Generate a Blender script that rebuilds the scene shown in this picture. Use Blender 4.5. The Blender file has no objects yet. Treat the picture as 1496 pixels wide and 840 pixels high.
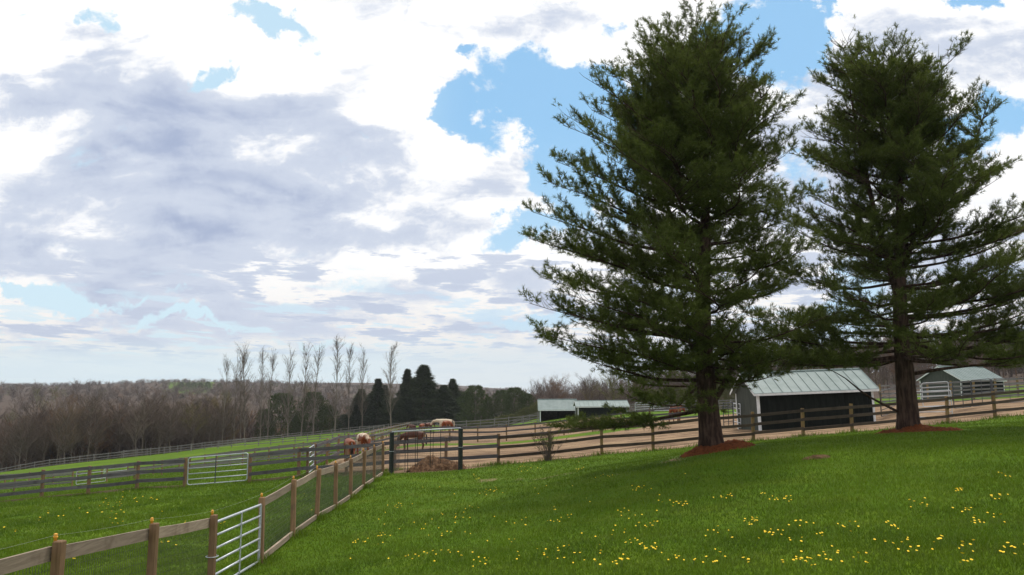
import bpy, math, random
import numpy as np
from mathutils import Vector, Matrix
R = math.radians
random.seed(7)
rng = np.random.default_rng(7)
scene = bpy.context.scene
COL = scene.collection

# ------------------------------------------------------------------ camera
F = 1150.0; W0, H0 = 1496.0, 840.0
PITCH = math.atan((568 - 420) / F)
CZ = 3.4
cam_d = bpy.data.cameras.new("camera"); cam = bpy.data.objects.new("camera", cam_d); COL.objects.link(cam)
cam.location = (0, 0, CZ); cam.rotation_euler = (R(90) + PITCH, 0, 0)
cam_d.sensor_width = 36; cam_d.lens = 36 * F / W0
cam_d.clip_start = 0.1; cam_d.clip_end = 12000
scene.camera = cam
cth, sth = math.cos(PITCH), math.sin(PITCH)
def P(px, py, d):
    a = (px - 748) / F; b = (420 - py) / F
    y = cth - b * sth
    return Vector((a / y * d, d, CZ + (sth + b * cth) / y * d))
def XY(px, d, py=620):
    v = P(px, py, d); return v.x, v.y

# ------------------------------------------------------------------ light
SUN_EL, SUN_AZ = R(61), R(24)      # azimuth measured from +Y towards +X
sd = bpy.data.lights.new("sun", 'SUN'); sun = bpy.data.objects.new("sun", sd); COL.objects.link(sun)
sd.energy = 2.7; sd.angle = R(6.0); sd.color = (1.0, 0.95, 0.86)
dirv = Vector((math.sin(SUN_AZ) * math.cos(SUN_EL), math.cos(SUN_AZ) * math.cos(SUN_EL), math.sin(SUN_EL)))
sun.rotation_euler = dirv.to_track_quat('Z', 'Y').to_euler(); sun.location = (20, 20, 60)
vs = scene.view_settings
vs.view_transform = 'Standard'; vs.look = 'None'; vs.exposure = 0.0; vs.gamma = 1.0; vs.use_curve_mapping = False

# node helper
class NT:
    def __init__(s, tree): s.t = tree; s.n = tree.nodes; s.l = tree.links
    def new(s, typ, **kw):
        nd = s.n.new(typ)
        for k, v in kw.items(): setattr(nd, k, v)
        return nd
    def put(s, sock, v):
        if hasattr(v, 'is_output') or isinstance(v, bpy.types.NodeSocket): s.l.new(v, sock)
        elif v is not None:
            if isinstance(v, (tuple, list)) and len(v) == 3 and sock.type == 'RGBA': v = tuple(v) + (1,)
            sock.default_value = v
    def math(s, op, a, b=None, c=None, clamp=False):
        nd = s.new('ShaderNodeMath', operation=op); nd.use_clamp = clamp
        s.put(nd.inputs[0], a)
        if b is not None: s.put(nd.inputs[1], b)
        if c is not None: s.put(nd.inputs[2], c)
        return nd.outputs[0]
    def vmath(s, op, a, b=None, scale=None):
        nd = s.new('ShaderNodeVectorMath', operation=op)
        s.put(nd.inputs[0], a)
        if b is not None: s.put(nd.inputs[1], b)
        if scale is not None: s.put(nd.inputs['Scale'], scale)
        return nd.outputs[0]
    def noise(s, vec, scale, detail=4, rough=0.55, dist=0.0, color=False):
        nd = s.new('ShaderNodeTexNoise'); nd.noise_dimensions = '3D'
        if vec is not None: s.put(nd.inputs['Vector'], vec)
        nd.inputs['Scale'].default_value = scale; nd.inputs['Detail'].default_value = detail
        nd.inputs['Roughness'].default_value = rough; nd.inputs['Distortion'].default_value = dist
        return nd.outputs['Color'] if color else nd.outputs['Fac']
    def ramp(s, fac, lo, hi, a=0.0, b=1.0, smooth=True):
        nd = s.new('ShaderNodeMapRange'); nd.interpolation_type = 'SMOOTHSTEP' if smooth else 'LINEAR'
        s.put(nd.inputs['Value'], fac); s.put(nd.inputs['From Min'], lo); s.put(nd.inputs['From Max'], hi)
        s.put(nd.inputs['To Min'], a); s.put(nd.inputs['To Max'], b)
        return nd.outputs['Result']
    def mix(s, fac, a, b, mode='MIX'):
        nd = s.new('ShaderNodeMix'); nd.data_type = 'RGBA'; nd.blend_type = mode
        s.put(nd.inputs[0], fac); s.put(nd.inputs[6], a); s.put(nd.inputs[7], b)
        return nd.outputs[2]

# ------------------------------------------------------------------ world: sky + clouds
world = bpy.data.worlds.new("World"); scene.world = world; world.use_nodes = True
wt = world.node_tree; wt.nodes.clear(); N = NT(wt)
out = N.new('ShaderNodeOutputWorld'); bg = N.new('ShaderNodeBackground'); wt.links.new(bg.outputs[0], out.inputs[0])
bg.inputs['Strength'].default_value = 0.1
sky = N.new('ShaderNodeTexSky'); sky.sky_type = 'NISHITA'; sky.sun_disc = False
sky.sun_elevation = SUN_EL; sky.sun_rotation = SUN_AZ; sky.altitude = 100; sky.air_density = 1.0; sky.dust_density = 0.6; sky.ozone_density = 1.0
tc = N.new('ShaderNodeTexCoord'); sep = N.new('ShaderNodeSeparateXYZ'); wt.links.new(tc.outputs['Generated'], sep.inputs[0])
dx, dy, dz = sep.outputs
ay = N.math('MAXIMUM', N.math('ABSOLUTE', dy), 0.12)
u = N.math('DIVIDE', dx, ay); v = N.math('MAXIMUM', N.math('DIVIDE', dz, ay), 0.0)
cmb = N.new('ShaderNodeCombineXYZ'); N.put(cmb.inputs[0], u); N.put(cmb.inputs[1], v); p = cmb.outputs[0]
# cloud-deck coordinates: flat layer seen in perspective
vv = N.math('ADD', v, 0.10)
cp = N.new('ShaderNodeCombineXYZ'); N.put(cp.inputs[0], N.math('DIVIDE', u, vv)); N.put(cp.inputs[1], N.math('DIVIDE', 1.0, vv)); q = cp.outputs[0]
# edge warps
n1 = N.vmath('SCALE', N.vmath('SUBTRACT', N.noise(p, 5.0, 7, 0.6, color=True), (0.5, 0.5, 0.5)), scale=0.20)
n1 = N.vmath('MULTIPLY', n1, (1, 0.7, 0))
pw = N.vmath('ADD', p, n1)
n2 = N.vmath('SCALE', N.vmath('SUBTRACT', N.noise(p, 16.0, 7, 0.62, color=True), (0.5, 0.5, 0.5)), scale=0.10)
n2 = N.vmath('MULTIPLY', n2, (1, 0.8, 0))
pw = N.vmath('ADD', pw, n2)
def uv(px, py):
    a = (px - 748) / F; b = (420 - py) / F; y = cth - b * sth
    return a / y, (sth + b * cth) / y
def blobs(lst, vec):
    acc = None
    for (px, py, rx, ry, rot, w) in lst:
        m = N.new('ShaderNodeMapping'); m.vector_type = 'TEXTURE'; N.put(m.inputs['Vector'], vec)
        cu, cv = uv(px, py)
        m.inputs['Location'].default_value = (cu, cv, 0); m.inputs['Rotation'].default_value = (0, 0, R(rot))
        m.inputs['Scale'].default_value = (rx * 1.6 / F, ry * 1.6 / F, 1)
        g = N.new('ShaderNodeTexGradient', gradient_type='SPHERICAL'); N.put(g.inputs[0], m.outputs[0])
        s_ = N.math('SMOOTH_MIN', g.outputs['Fac'], 0.75, 0.3)
        acc = N.math('MULTIPLY', s_, w) if acc is None else N.math('MULTIPLY_ADD', s_, w, acc)
    return acc
HOLES = [(795,135,100,52,-8,1.6),(900,160,75,70,0,1.4),(840,225,52,80,0,1.4),(860,300,70,70,0,1.0),(760,343,55,20,0,1.2),
         (655,150,34,26,20,1.1),(690,190,60,22,-20,1.1),(655,90,30,14,-20,1.0),(405,30,75,20,-16,1.5),(303,120,24,18,0,1.1),(868,40,30,22,0,.9),
         (1115,45,70,75,0,1.5),(1165,10,40,40,0,1.2),(1185,235,50,60,0,.9),(1455,185,95,34,10,1.5),(1440,4,36,16,0,1.2),
         (40,415,85,16,-3,1.3),(180,430,70,9,0,.9),(290,470,90,11,-2,1.2),(150,12,36,16,-20,.9),(25,10,30,10,0,.7),
         (545,405,50,9,0,.8),(760,472,90,12,0,.9),(800,455,90,14,0,.7),(1220,470,90,40,0,.9),(1250,400,60,30,0,.8),(470,498,90,9,0,.8)]
GREYS = [(135,85,60,60,0,.75),(175,150,170,45,0,.75),(20,135,75,45,0,.9),(400,165,90,30,-12,.75),(500,195,130,42,-18,.9),(250,225,170,45,-15,.65),
         (340,285,230,60,-10,.85),(120,300,210,45,-5,.8),(50,235,120,30,-10,.6),(170,365,300,42,0,1.0),(430,350,220,40,0,.8),
         (620,250,110,36,0,.5),(690,290,90,45,-10,.8),(545,300,110,60,0,.5),(300,410,200,30,0,.8),(330,445,170,22,0,.8),(620,455,150,26,0,.85),(740,420,110,28,0,.65),
         (540,395,90,14,0,.4),(480,480,200,16,0,.7),(90,478,150,12,0,.8),(300,500,160,9,0,.5),(1330,110,170,70,-10,.55),(1480,110,80,60,0,.6),(1000,20,120,30,0,.25),
         (720,60,40,22,0,.35),(880,12,110,22,0,.4),(460,110,60,30,0,.2),(1450,330,140,60,0,.8),(1180,290,80,40,0,.6),(700,510,220,10,0,.45),
         (90,190,75,26,0,-.6),(225,190,60,22,0,-.45),(90,372,60,12,-15,-.7),(255,348,70,8,0,-.6),(620,350,70,30,0,-.35),(200,240,60,10,-20,-.4),(500,250,60,20,-10,-.35),(600,235,90,24,-15,-.45),(650,335,130,24,0,-.6),(520,335,70,14,0,-.4),(640,400,120,14,0,-.4),(420,420,90,9,0,-.4),(130,60,60,20,0,-.3),(300,320,120,9,-6,-.35),(560,180,60,16,-15,-.3)]
GREYS = [(a,b,c,d,e,w*.82) for a,b,c,d,e,w in GREYS]
holes = blobs(HOLES, pw)
greys = blobs(GREYS, N.vmath('ADD', p, N.vmath('SCALE', n1, scale=1.2)))
fb = N.noise(q, 1.15, 7, 0.50)                    # deck texture
fbf = N.noise(N.vmath('MULTIPLY', p, (1, 1.35, 1)), 8.0, 10, 0.66, 0.35)
hz = N.ramp(v, 0.0, 0.105, 1.0, 0.0)
# deck breaks near the horizon: thin ranks of cumulus
rank = N.noise(N.vmath('MULTIPLY', q, (0.8, 0.75, 1)), 2.2, 8, 0.6)
nearh = N.ramp(v, 0.05, 0.20, 1.0, 0.0)
rank = N.math('ADD', rank, N.math('MULTIPLY', N.math('SUBTRACT', N.noise(N.vmath('MULTIPLY', q, (1.0, 1.7, 1)), 5.0, 5, 0.6), 0.5), 0.28))
breaks = N.math('MULTIPLY', N.ramp(rank, 0.38, 0.46, 1.0, 0.0), nearh)
hsum = N.math('ADD', N.math('ADD', holes, N.math('MULTIPLY', N.math('SUBTRACT', fbf, 0.5), 2.6)), N.math('MULTIPLY', N.math('SUBTRACT', fb, 0.5), 0.5))
hole = N.ramp(hsum, 0.34, 0.74)
lowfade = N.ramp(v, 0.025, 0.075, 1.0, 0.0)       # clear pale band on the horizon
hole = N.math('MAXIMUM', hole, N.math('MAXIMUM', N.math('MULTIPLY', breaks, 0.9), N.math('MULTIPLY', lowfade, 0.92)))
# shading of the cloud undersides
gn = N.math('MULTIPLY', N.math('SUBTRACT', fb, 0.5), 3.0)
gn3 = N.math('MULTIPLY', N.math('SUBTRACT', N.noise(N.vmath('MULTIPLY', pw, (1, 2.2, 1)), 12.0, 6, 0.6), 0.5), 1.3)
gn2 = N.math('MULTIPLY', N.math('SUBTRACT', N.noise(N.vmath('MULTIPLY', p, (1, 2.6, 1)), 3.8, 8, 0.56, 0.5), 0.5), 4.6)
gsum = N.math('ADD', N.math('ADD', greys, N.math('ADD', gn3, N.math('ADD', gn, gn2))), -0.06)
g = N.ramp(gsum, 0.0, 1.75, smooth=False); g = N.math('MINIMUM', N.math('MAXIMUM', g, 0.0), 1.0)
rk = N.math('MULTIPLY', N.ramp(rank, 0.49, 0.60), N.ramp(v, 0.10, 0.30, 0.60, 0.0))
g = N.math('MAXIMUM', N.math('MULTIPLY', g, N.ramp(v, 0.03, 0.14, 0.55, 1.0)), rk)
white = N.mix(nearh, (10.8, 10.8, 10.8), (9.6, 9.3, 9.0))
ccol = N.mix(N.ramp(g, 0.02, 0.38), white, (6.4, 7.05, 8.35))
ccol = N.mix(N.ramp(g, 0.34, 1.0), ccol, (4.0, 4.75, 6.6))
# blue: sky texture, lifted to the photograph's exposure, paler and milkier low down
blue = N.mix(1.0, sky.outputs[0], (1.15, 1.75, 1.75), 'MULTIPLY')
blue = N.mix(0.8, blue, (3.2, 5.7, 8.6))
blue = N.mix(N.ramp(v, 0.05, 0.36, 1.0, 0.0), blue, (5.8, 7.9, 9.6))
blue = N.mix(N.ramp(v, 0.015, 0.10, 1.0, 0.0), blue, (7.5, 8.4, 8.8))
blue = N.mix(N.ramp(u, -0.22, -0.05, 0.6, 0.0), blue, (7.3, 9.2, 9.9))
final = N.mix(hole, ccol, blue)
wt.links.new(final, bg.inputs['Color'])

# ------------------------------------------------------------------ object helpers
def tag(o, label=None, cat=None, group=None, kind=None):
    if label: o['label'] = label
    if cat: o['category'] = cat
    if group: o['group'] = group
    if kind: o['kind'] = kind
    return o
def empty(name, loc=(0, 0, 0), rz=0.0, **k):
    o = bpy.data.objects.new(name, None); COL.objects.link(o); o.location = loc; o.rotation_euler = (0, 0, rz)
    o.empty_display_size = 0.1
    return tag(o, **k)
def npmesh(name, verts, faces, smooth=False):
    """verts (n,3); faces (m,k) array, k=3 or 4"""
    me = bpy.data.meshes.new(name)
    verts = np.ascontiguousarray(verts, dtype=np.float32); faces = np.ascontiguousarray(faces, dtype=np.int32)
    k = faces.shape[1]
    me.vertices.add(len(verts)); me.vertices.foreach_set('co', verts.ravel())
    me.loops.add(faces.size); me.loops.foreach_set('vertex_index', faces.ravel())
    me.polygons.add(len(faces)); me.polygons.foreach_set('loop_start', np.arange(0, faces.size, k, dtype=np.int32))
    me.polygons.foreach_set('loop_total', np.full(len(faces), k, dtype=np.int32))
    if smooth: me.polygons.foreach_set('use_smooth', np.ones(len(faces), dtype=bool))
    me.update(calc_edges=True)
    return me
def link(name, me, mat, parent=None, loc=None):
    o = bpy.data.objects.new(name, me); COL.objects.link(o)
    if mat is not None and len(me.materials) == 0: me.materials.append(mat)
    if parent is not None: o.parent = parent
    if loc is not None: o.location = loc
    return o
class MB:
    def __init__(s): s.v = []; s.f = []
    def add(s, vs_, fs_):
        b = len(s.v); s.v += [tuple(x) for x in vs_]; s.f += [tuple(i + b for i in f) for f in fs_]
    def box(s, c, size, rot=None):
        hx, hy, hz_ = size[0] / 2, size[1] / 2, size[2] / 2
        vs_ = [Vector((x, y, z)) for x in (-hx, hx) for y in (-hy, hy) for z in (-hz_, hz_)]
        if rot is not None: vs_ = [rot @ q_ for q_ in vs_]
        c = Vector(c)
        s.add([q_ + c for q_ in vs_], [(0,1,3,2),(4,6,7,5),(0,4,5,1),(2,3,7,6),(0,2,6,4),(1,5,7,3)])
    def beam(s, a, b, thick, high, side=None):
        a = Vector(a); b = Vector(b); d = b - a; n = Vector((d.y, -d.x, 0)).normalized() * thick / 2
        z = Vector((0, 0, high / 2))
        vs_ = [a-n-z, a-n+z, a+n-z, a+n+z, b-n-z, b-n+z, b+n-z, b+n+z]
        s.add(vs_, [(0,1,3,2),(4,6,7,5),(0,4,5,1),(2,3,7,6),(0,2,6,4),(1,5,7,3)])
    def tube(s, pts, rad, n=6, caps=True):
        pts = [Vector(q_) for q_ in pts]
        if not hasattr(rad, '__len__'): rad = [rad] * len(pts)
        base = len(s.v); prev = None
        for i, q_ in enumerate(pts):
            d = (pts[min(i + 1, len(pts) - 1)] - pts[max(i - 1, 0)])
            if d.length < 1e-9: d = Vector((0, 0, 1))
            d.normalize()
            if prev is None: x = d.orthogonal().normalized()
            else: x = (prev - d * prev.dot(d)).normalized()
            prev = x; y = d.cross(x)
            for k in range(n):
                t = 2 * math.pi * k / n
                s.v.append(tuple(q_ + (x * math.cos(t) + y * math.sin(t)) * rad[i]))
        for i in range(len(pts) - 1):
            for k in range(n):
                k2 = (k + 1) % n
                s.f.append((base + i*n + k, base + i*n + k2, base + (i+1)*n + k2, base + (i+1)*n + k))
        if caps and n > 2:
            s.f.append(tuple(base + k for k in reversed(range(n)))); s.f.append(tuple(base + (len(pts)-1)*n + k for k in range(n)))
    def mesh(s, name, smooth=False):
        me = bpy.data.meshes.new(name); me.from_pydata(s.v, [], s.f)
        if smooth: me.polygons.foreach_set('use_smooth', [True] * len(me.polygons))
        me.update(); return me
    def obj(s, name, mat, parent=None, smooth=False, loc=None):
        return link(name, s.mesh(name, smooth), mat, parent, loc)

# ------------------------------------------------------------------ materials
def new_mat(name):
    m = bpy.data.materials.new(name); m.use_nodes = True
    nt = NT(m.node_tree); b = m.node_tree.nodes['Principled BSDF']
    return m, nt, b
def simple(name, c1, c2, scale=8.0, rough=0.8, spec=0.3, metal=0.0, bump=0.0, coord='Object', detail=5, stretch=(1,1,1), rnd=0.0, lo=0.35, hi=0.65):
    m, nt, b = new_mat(name)
    t = nt.new('ShaderNodeTexCoord').outputs[coord]
    vec = nt.vmath('MULTIPLY', t, stretch)
    n = nt.noise(vec, scale, detail, 0.6)
    c = nt.mix(nt.ramp(n, lo, hi), c1, c2)
    if rnd:
        oi = nt.new('ShaderNodeObjectInfo').outputs['Random']
        hs = nt.new('ShaderNodeHueSaturation'); nt.put(hs.inputs['Color'], c); nt.put(hs.inputs['Value'], nt.ramp(oi, 0, 1, 1 - rnd, 1 + rnd, False)); c = hs.outputs[0]
    nt.put(b.inputs['Base Color'], c)
    b.inputs['Roughness'].default_value = rough; b.inputs['Metallic'].default_value = metal; b.inputs['Specular IOR Level'].default_value = spec
    if bump:
        bp = nt.new('ShaderNodeBump'); bp.inputs['Strength'].default_value = bump; bp.inputs['Distance'].default_value = 0.02
        nt.put(bp.inputs['Height'], n); nt.put(b.inputs['Normal'], bp.outputs[0])
    return m
def wood(name, c1, c2, c3, scale=1.0, st=(1.5, 1.5, 22.0)):
    """weathered board: long streaks and knots, object space mapped by generated world position"""
    m, nt, b = new_mat(name)
    g = nt.new('ShaderNodeNewGeometry').outputs['Position']
    vec = nt.vmath('MULTIPLY', g, st)
    n = nt.noise(vec, 1.4 * scale, 6, 0.65, 0.6)
    n2 = nt.noise(g, 2.3, 4, 0.6)
    c = nt.mix(nt.ramp(n, 0.36, 0.66), c1, c2)
    c = nt.mix(nt.math('MULTIPLY', nt.ramp(n2, 0.50, 0.72), 0.7), c, c3)
    oi = nt.new('ShaderNodeObjectInfo').outputs['Random']
    hs = nt.new('ShaderNodeHueSaturation'); nt.put(hs.inputs['Color'], c); nt.put(hs.inputs['Value'], nt.ramp(oi, 0, 1, 0.8, 1.18, False))
    nt.put(b.inputs['Base Color'], hs.outputs[0]); b.inputs['Roughness'].default_value = 0.85; b.inputs['Specular IOR Level'].default_value = 0.25
    bp = nt.new('ShaderNodeBump'); bp.inputs['Strength'].default_value = 0.4; bp.inputs['Distance'].default_value = 0.01
    nt.put(bp.inputs['Height'], n); nt.put(b.inputs['Normal'], bp.outputs[0])
    return m
def leaf_mat(name, c1, c2, c3=None, scale=1.2, trans=0.25, attr=None, rough=0.6):
    m, nt, b = new_mat(name)
    g = nt.new('ShaderNodeNewGeometry').outputs['Position']
    n = nt.noise(g, scale, 3, 0.6)
    c = nt.mix(nt.ramp(n, 0.35, 0.65), c1, c2)
    n2 = nt.noise(g, scale * 14, 2, 0.6)
    if c3 is not None: c = nt.mix(nt.ramp(n2, 0.52, 0.75), c, c3)
    nt.put(b.inputs['Base Color'], c); b.inputs['Roughness'].default_value = rough; b.inputs['Specular IOR Level'].default_value = 0.2
    tr = nt.new('ShaderNodeBsdfTranslucent'); nt.put(tr.inputs[0], c)
    mx = nt.new('ShaderNodeMixShader'); mx.inputs[0].default_value = trans
    nt.l.new(b.outputs[0], mx.inputs[1]); nt.l.new(tr.outputs[0], mx.inputs[2])
    nt.l.new(mx.outputs[0], m.node_tree.nodes['Material Output'].inputs[0])
    return m

M = {}
M['post_tan'] = wood('post_tan', (.27,.165,.090), (.185,.11,.060), (.12,.080,.052), st=(26.0, 26.0, 1.6))
M['board_new'] = wood('board_new', (.33,.26,.20), (.235,.18,.135), (.15,.105,.075))
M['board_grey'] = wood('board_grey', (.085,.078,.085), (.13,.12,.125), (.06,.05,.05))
M['board_brown'] = wood('board_brown', (.060,.042,.032), (.085,.062,.048), (.035,.026,.022))
M['post_mid'] = wood('post_mid', (.25,.165,.07), (.18,.115,.05), (.11,.075,.045), st=(26.0, 26.0, 1.6))
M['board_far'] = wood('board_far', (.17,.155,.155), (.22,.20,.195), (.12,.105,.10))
M['kick'] = wood('kick', (.26,.19,.115), (.19,.135,.085), (.12,.085,.05))
M['galv'] = simple('galv', (.36,.38,.42), (.50,.53,.57), 30, 0.45, 0.5, 0.35, rnd=.08)
M['white_pipe'] = simple('white_pipe', (.42,.44,.47), (.52,.54,.57), 20, 0.45, 0.4)
M['dark_pipe'] = simple('dark_pipe', (.03,.035,.045), (.06,.065,.075), 20, 0.5, 0.4)
M['wire'] = simple('wire', (.05,.055,.05), (.10,.10,.09), 30, 0.5, 0.4)
M['wire_pale'] = simple('wire_pale', (.26,.29,.20), (.32,.34,.26), 30, 0.5, 0.4)
M['yellow'] = simple('yellow', (.70,.30,.02), (.85,.45,.08), 20, 0.5, 0.4)
M['black'] = simple('black', (.008,.012,.010), (.02,.026,.022), 12, 0.6, 0.4)
M['trim'] = simple('trim', (.62,.63,.64), (.74,.75,.76), 6, 0.6, 0.3)
M['bark'] = simple('bark', (.038,.023,.018), (.105,.066,.050), 5, 0.95, 0.1, 0, 1.0, stretch=(2.2,2.2,.45), lo=.38, hi=.68)
M['twig'] = simple('twig', (.045,.032,.024), (.08,.060,.045), 3, 0.95, 0.1)
M['needle'] = leaf_mat('needle', (.076,.100,.018), (.118,.148,.028), (.175,.200,.045), 0.9, 0.42)
M['needle_dry'] = simple('needle_dry', (.20,.062,.022), (.10,.034,.014), 14, 0.95, 0.1, bump=.8)
M['spruce'] = leaf_mat('spruce', (.030,.044,.020), (.056,.074,.034), None, 0.35, 0.1)
M['cedar'] = leaf_mat('cedar', (.045,.068,.018), (.075,.10,.030), None, 0.35, 0.1)
M['brush'] = leaf_mat('brush', (.075,.085,.022), (.12,.12,.035), None, 0.5, 0.2)
M['dirtpile'] = simple('dirtpile', (.075,.042,.024), (.16,.095,.055), 7, 0.98, 0.05, bump=1.0, lo=.4, hi=.6)
M['dand'] = simple('dand', (.80,.50,.01), (.90,.62,.03), 30, 0.7, 0.2)
M['dand_stem'] = simple('dand_stem', (.08,.13,.03), (.11,.16,.04), 10, 0.7, 0.2)
M['glass_dark'] = simple('glass_dark', (.01,.01,.012), (.02,.02,.022), 10, 0.3, 0.5)

# ------------------------------------------------------------------ terrain
def cpt(px, py, d): v_ = P(px, py, d); return (v_.x, v_.y, v_.z)
CP = [(-5.2,9.0,CZ-3.0),(-5.2,11.4,CZ-3.22),(-5.2,13.75,CZ-3.42),(-5.2,16.4,CZ-3.5)]
for a in [(427.7,784,18.8),(462.5,761.6,21.2),(490,742,23.7),(512,728.5,26.1),(531,714,28.6),(546.6,702.7,31),(559.5,694,33.4),
          (62,728,41),(130,723,40.6),(200,716,40.3),(270,712,40),(365,704.5,39.5),(436,697.5,39.2),(506,693,38.8),(576,688,38.4),(651,683,38),(728,679,37.6),(803,671,37.6),
          (879,664,37.8),(954,658,38),(1101,643.5,38.6),(1174,638,39),(1246,631,39.4),(1387,618,40.3),(1457,610.5,40.8),
          (1038,658,25),(1325,632,27),(1110,629,48),(1284,613,49.5),(600,650,62),(703,646,69),(950,621,69),(1040,613,69),(545,662,58),(520,669,45),
          (0,720,71),(108,710,71),(234,695,71),(309,685,71),(387,677,71),(427,672,71),(480,667,70),
          (180,669,144),(239,664,144),(379,651,144),(500,641,140),(662,628,125),(786,618,120),(648,631,94),
          (0,696,140),(62,684,140),(200,667.5,152),(300,656,165),(400,645,185),(500,634,195),(640,622,190),(786,612,165),(940,602,130),(1090,598,110),
          (1398,581,95),(1470,588,60),(1350,600,50),(1200,592,90),(1700,575,60)]:
    CP.append(cpt(*a))
for x, y, z in [(0,10,-2.5),(6,10,-1.9),(12,12,-1.45),(0,20,-2.95),(0,30,-3.3),(6,30,-2.55),(20,30,-1.35),(30,20,-.7),(0,0,-2.0),(-6,0,-2.6),(8,0,-1.5),(0,-25,-1.2),(25,-10,-.5),(-25,-20,-4.5),
                (-12,8,-3.8),(-12,18,-4.05),(-20,30,-4.9),(-30,20,-5.6),(-40,40,-7.5),(60,40,.8),(-60,0,-8),(60,0,2),
                (-150,215,-27),(-230,140,-26),(-60,240,-21),(-10,250,-16),(60,240,-6),(120,220,2),(190,180,7),
                (-300,400,-24),(-100,420,-24),(50,420,-18),(300,400,16),(180,400,4),(400,200,22),
                (-650,900,2),(-300,1000,0),(-520,950,2),(0,1100,-8),(-450,600,-12),(-200,650,-14),(300,1000,0),(800,900,40),(-1500,1500,-10),(-2500,2500,-10),(0,2600,-2),(1200,2500,20),(2500,2500,60),(2500,0,60),(-2500,0,-40),(0,-2500,0),(2500,-2500,30),(-2500,-2500,-30),
                (60,-60,3),(-60,-60,-5)]:
    CP.append((x, y, CZ + z))
CP = np.array(CP, dtype=float)
S0 = 25.0
def warp(x, y): return np.arcsinh(np.asarray(x, float) / S0), np.arcsinh(np.asarray(y, float) / S0)
def tps(r2): return np.where(r2 > 1e-12, 0.5 * r2 * np.log(np.maximum(r2, 1e-12)), 0.0)
cu_, cv_ = warp(CP[:, 0], CP[:, 1]); n_ = len(CP)
K = tps((cu_[:, None] - cu_[None]) ** 2 + (cv_[:, None] - cv_[None]) ** 2) + np.eye(n_) * 0.0006
Pm = np.stack([np.ones(n_), cu_, cv_], 1)
A = np.block([[K, Pm], [Pm.T, np.zeros((3, 3))]])
sol = np.linalg.solve(A, np.concatenate([CP[:, 2], np.zeros(3)]))
def ground(x, y):
    x = np.atleast_1d(np.asarray(x, float)); y = np.atleast_1d(np.asarray(y, float))
    uu, v2 = warp(x, y); res = np.empty(len(uu))
    for i in range(0, len(uu), 60000):
        a = slice(i, i + 60000)
        r2 = (uu[a, None] - cu_[None]) ** 2 + (v2[a, None] - cv_[None]) ** 2
        res[a] = tps(r2) @ sol[:n_] + sol[n_] + sol[n_ + 1] * uu[a] + sol[n_ + 2] * v2[a]
    d = np.hypot(x, y); near = np.clip(1 - d / 120, 0, 1)
    res += near * 0.025 * (np.sin(x * 1.3 + 2 * np.sin(y * .7)) + np.sin(y * 1.1 + x * .6))
    far = np.clip((d - 250) / 400, 0, 1)
    res += far * 2.5 * (np.sin(x * .013 + 1.3 * np.sin(y * .007)) + np.sin(y * .011 + 1))
    return res
def gz(x, y): return float(ground(x, y)[0])
def G(px, py, dmin=6, dmax=70):
    lo = dmin; ds = np.linspace(dmin, dmax, 260)
    pts = [P(px, py, t) for t in ds]
    g_ = ground([q_.x for q_ in pts], [q_.y for q_ in pts])
    for i in range(len(ds)):
        if pts[i].z <= g_[i]: return Vector((pts[i].x, pts[i].y, g_[i]))
    return None

def sdist(x, y, poly):
    """signed distance, positive inside"""
    pts = np.stack([x, y], 1); dmin = np.full(len(x), 1e9); inside = np.zeros(len(x), bool)
    for i in range(len(poly)):
        a = np.array(poly[i]); b = np.array(poly[(i + 1) % len(poly)]); e = b - a
        t = np.clip(((pts - a) @ e) / (e @ e), 0, 1); dmin = np.minimum(dmin, np.hypot(*(pts - a - t[:, None] * e).T))
        c = ((a[1] > y) != (b[1] > y)) & (x < (b[0] - a[0]) * (y - a[1]) / (b[1] - a[1] + 1e-12) + a[0]); inside ^= c
    return np.where(inside, dmin, -dmin)
f1 = [XY(px, d - .35) for px, d in [(728,37.6),(803,37.6),(879,37.8),(954,38),(1101,38.6),(1246,39.4),(1387,40.3),(1457,40.8)]]
DIRT = [(-10.1,39.6),(-8.2,38.6),(-6.9,36.6),(-5.6,35.7),(-4.2,34.9),(-2.6,35.2),(-2.0,36.2)] + f1 + [(34,43.5),(60,46),(75,60),(45,66),(50,74),(34,76),(28,77),(16,76),(14,84),(12,106),(2,112),(-18,112),(-15,80),(-10.4,66),(-10.2,50)]
def dirt_sd(x, y):
    x = np.atleast_1d(x); y = np.atleast_1d(y)
    s = sdist(x, y, DIRT)
    a = np.array(XY(585, 60)); b = np.array(XY(900, 67)); e = b - a; pts = np.stack([x, y], 1)
    t = np.clip(((pts - a) @ e) / (e @ e), 0, 1); ds = np.hypot(*(pts - a - t[:, None] * e).T)
    s = np.minimum(s, ds - 2.3)
    for (cx, cy, r_) in [(-.9,29.5,.60),(.2,28.6,.45),(1.0,27.6,.5),(1.9,28.5,.5),(4.9,24.4,.6),(-2.2,22.0,.3),(-3.3,26,.35),(3.0,23,.35),(6.8,20.5,.3),(5.3,25.8,.4)]:
        s = np.maximum(s, r_ - np.hypot(x - cx, (y - cy) * .6) - .25)
    return s
# grid in warped space
uu = np.linspace(-5.3, 5.3, 560); v_lo = math.asinh(-300 / S0); vv_ = np.linspace(v_lo, 5.35, 420)
GU, GV = np.meshgrid(uu, vv_); GX = np.sinh(GU) * S0; GY = np.sinh(GV) * S0
gx, gy = GX.ravel(), GY.ravel(); gzv = ground(gx, gy)
idx = np.arange(len(gx)).reshape(GX.shape)
quads = np.stack([idx[:-1, :-1], idx[:-1, 1:], idx[1:, 1:], idx[1:, :-1]], -1).reshape(-1, 4)
fcx = gx[quads].mean(1); fcy = gy[quads].mean(1)
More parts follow.
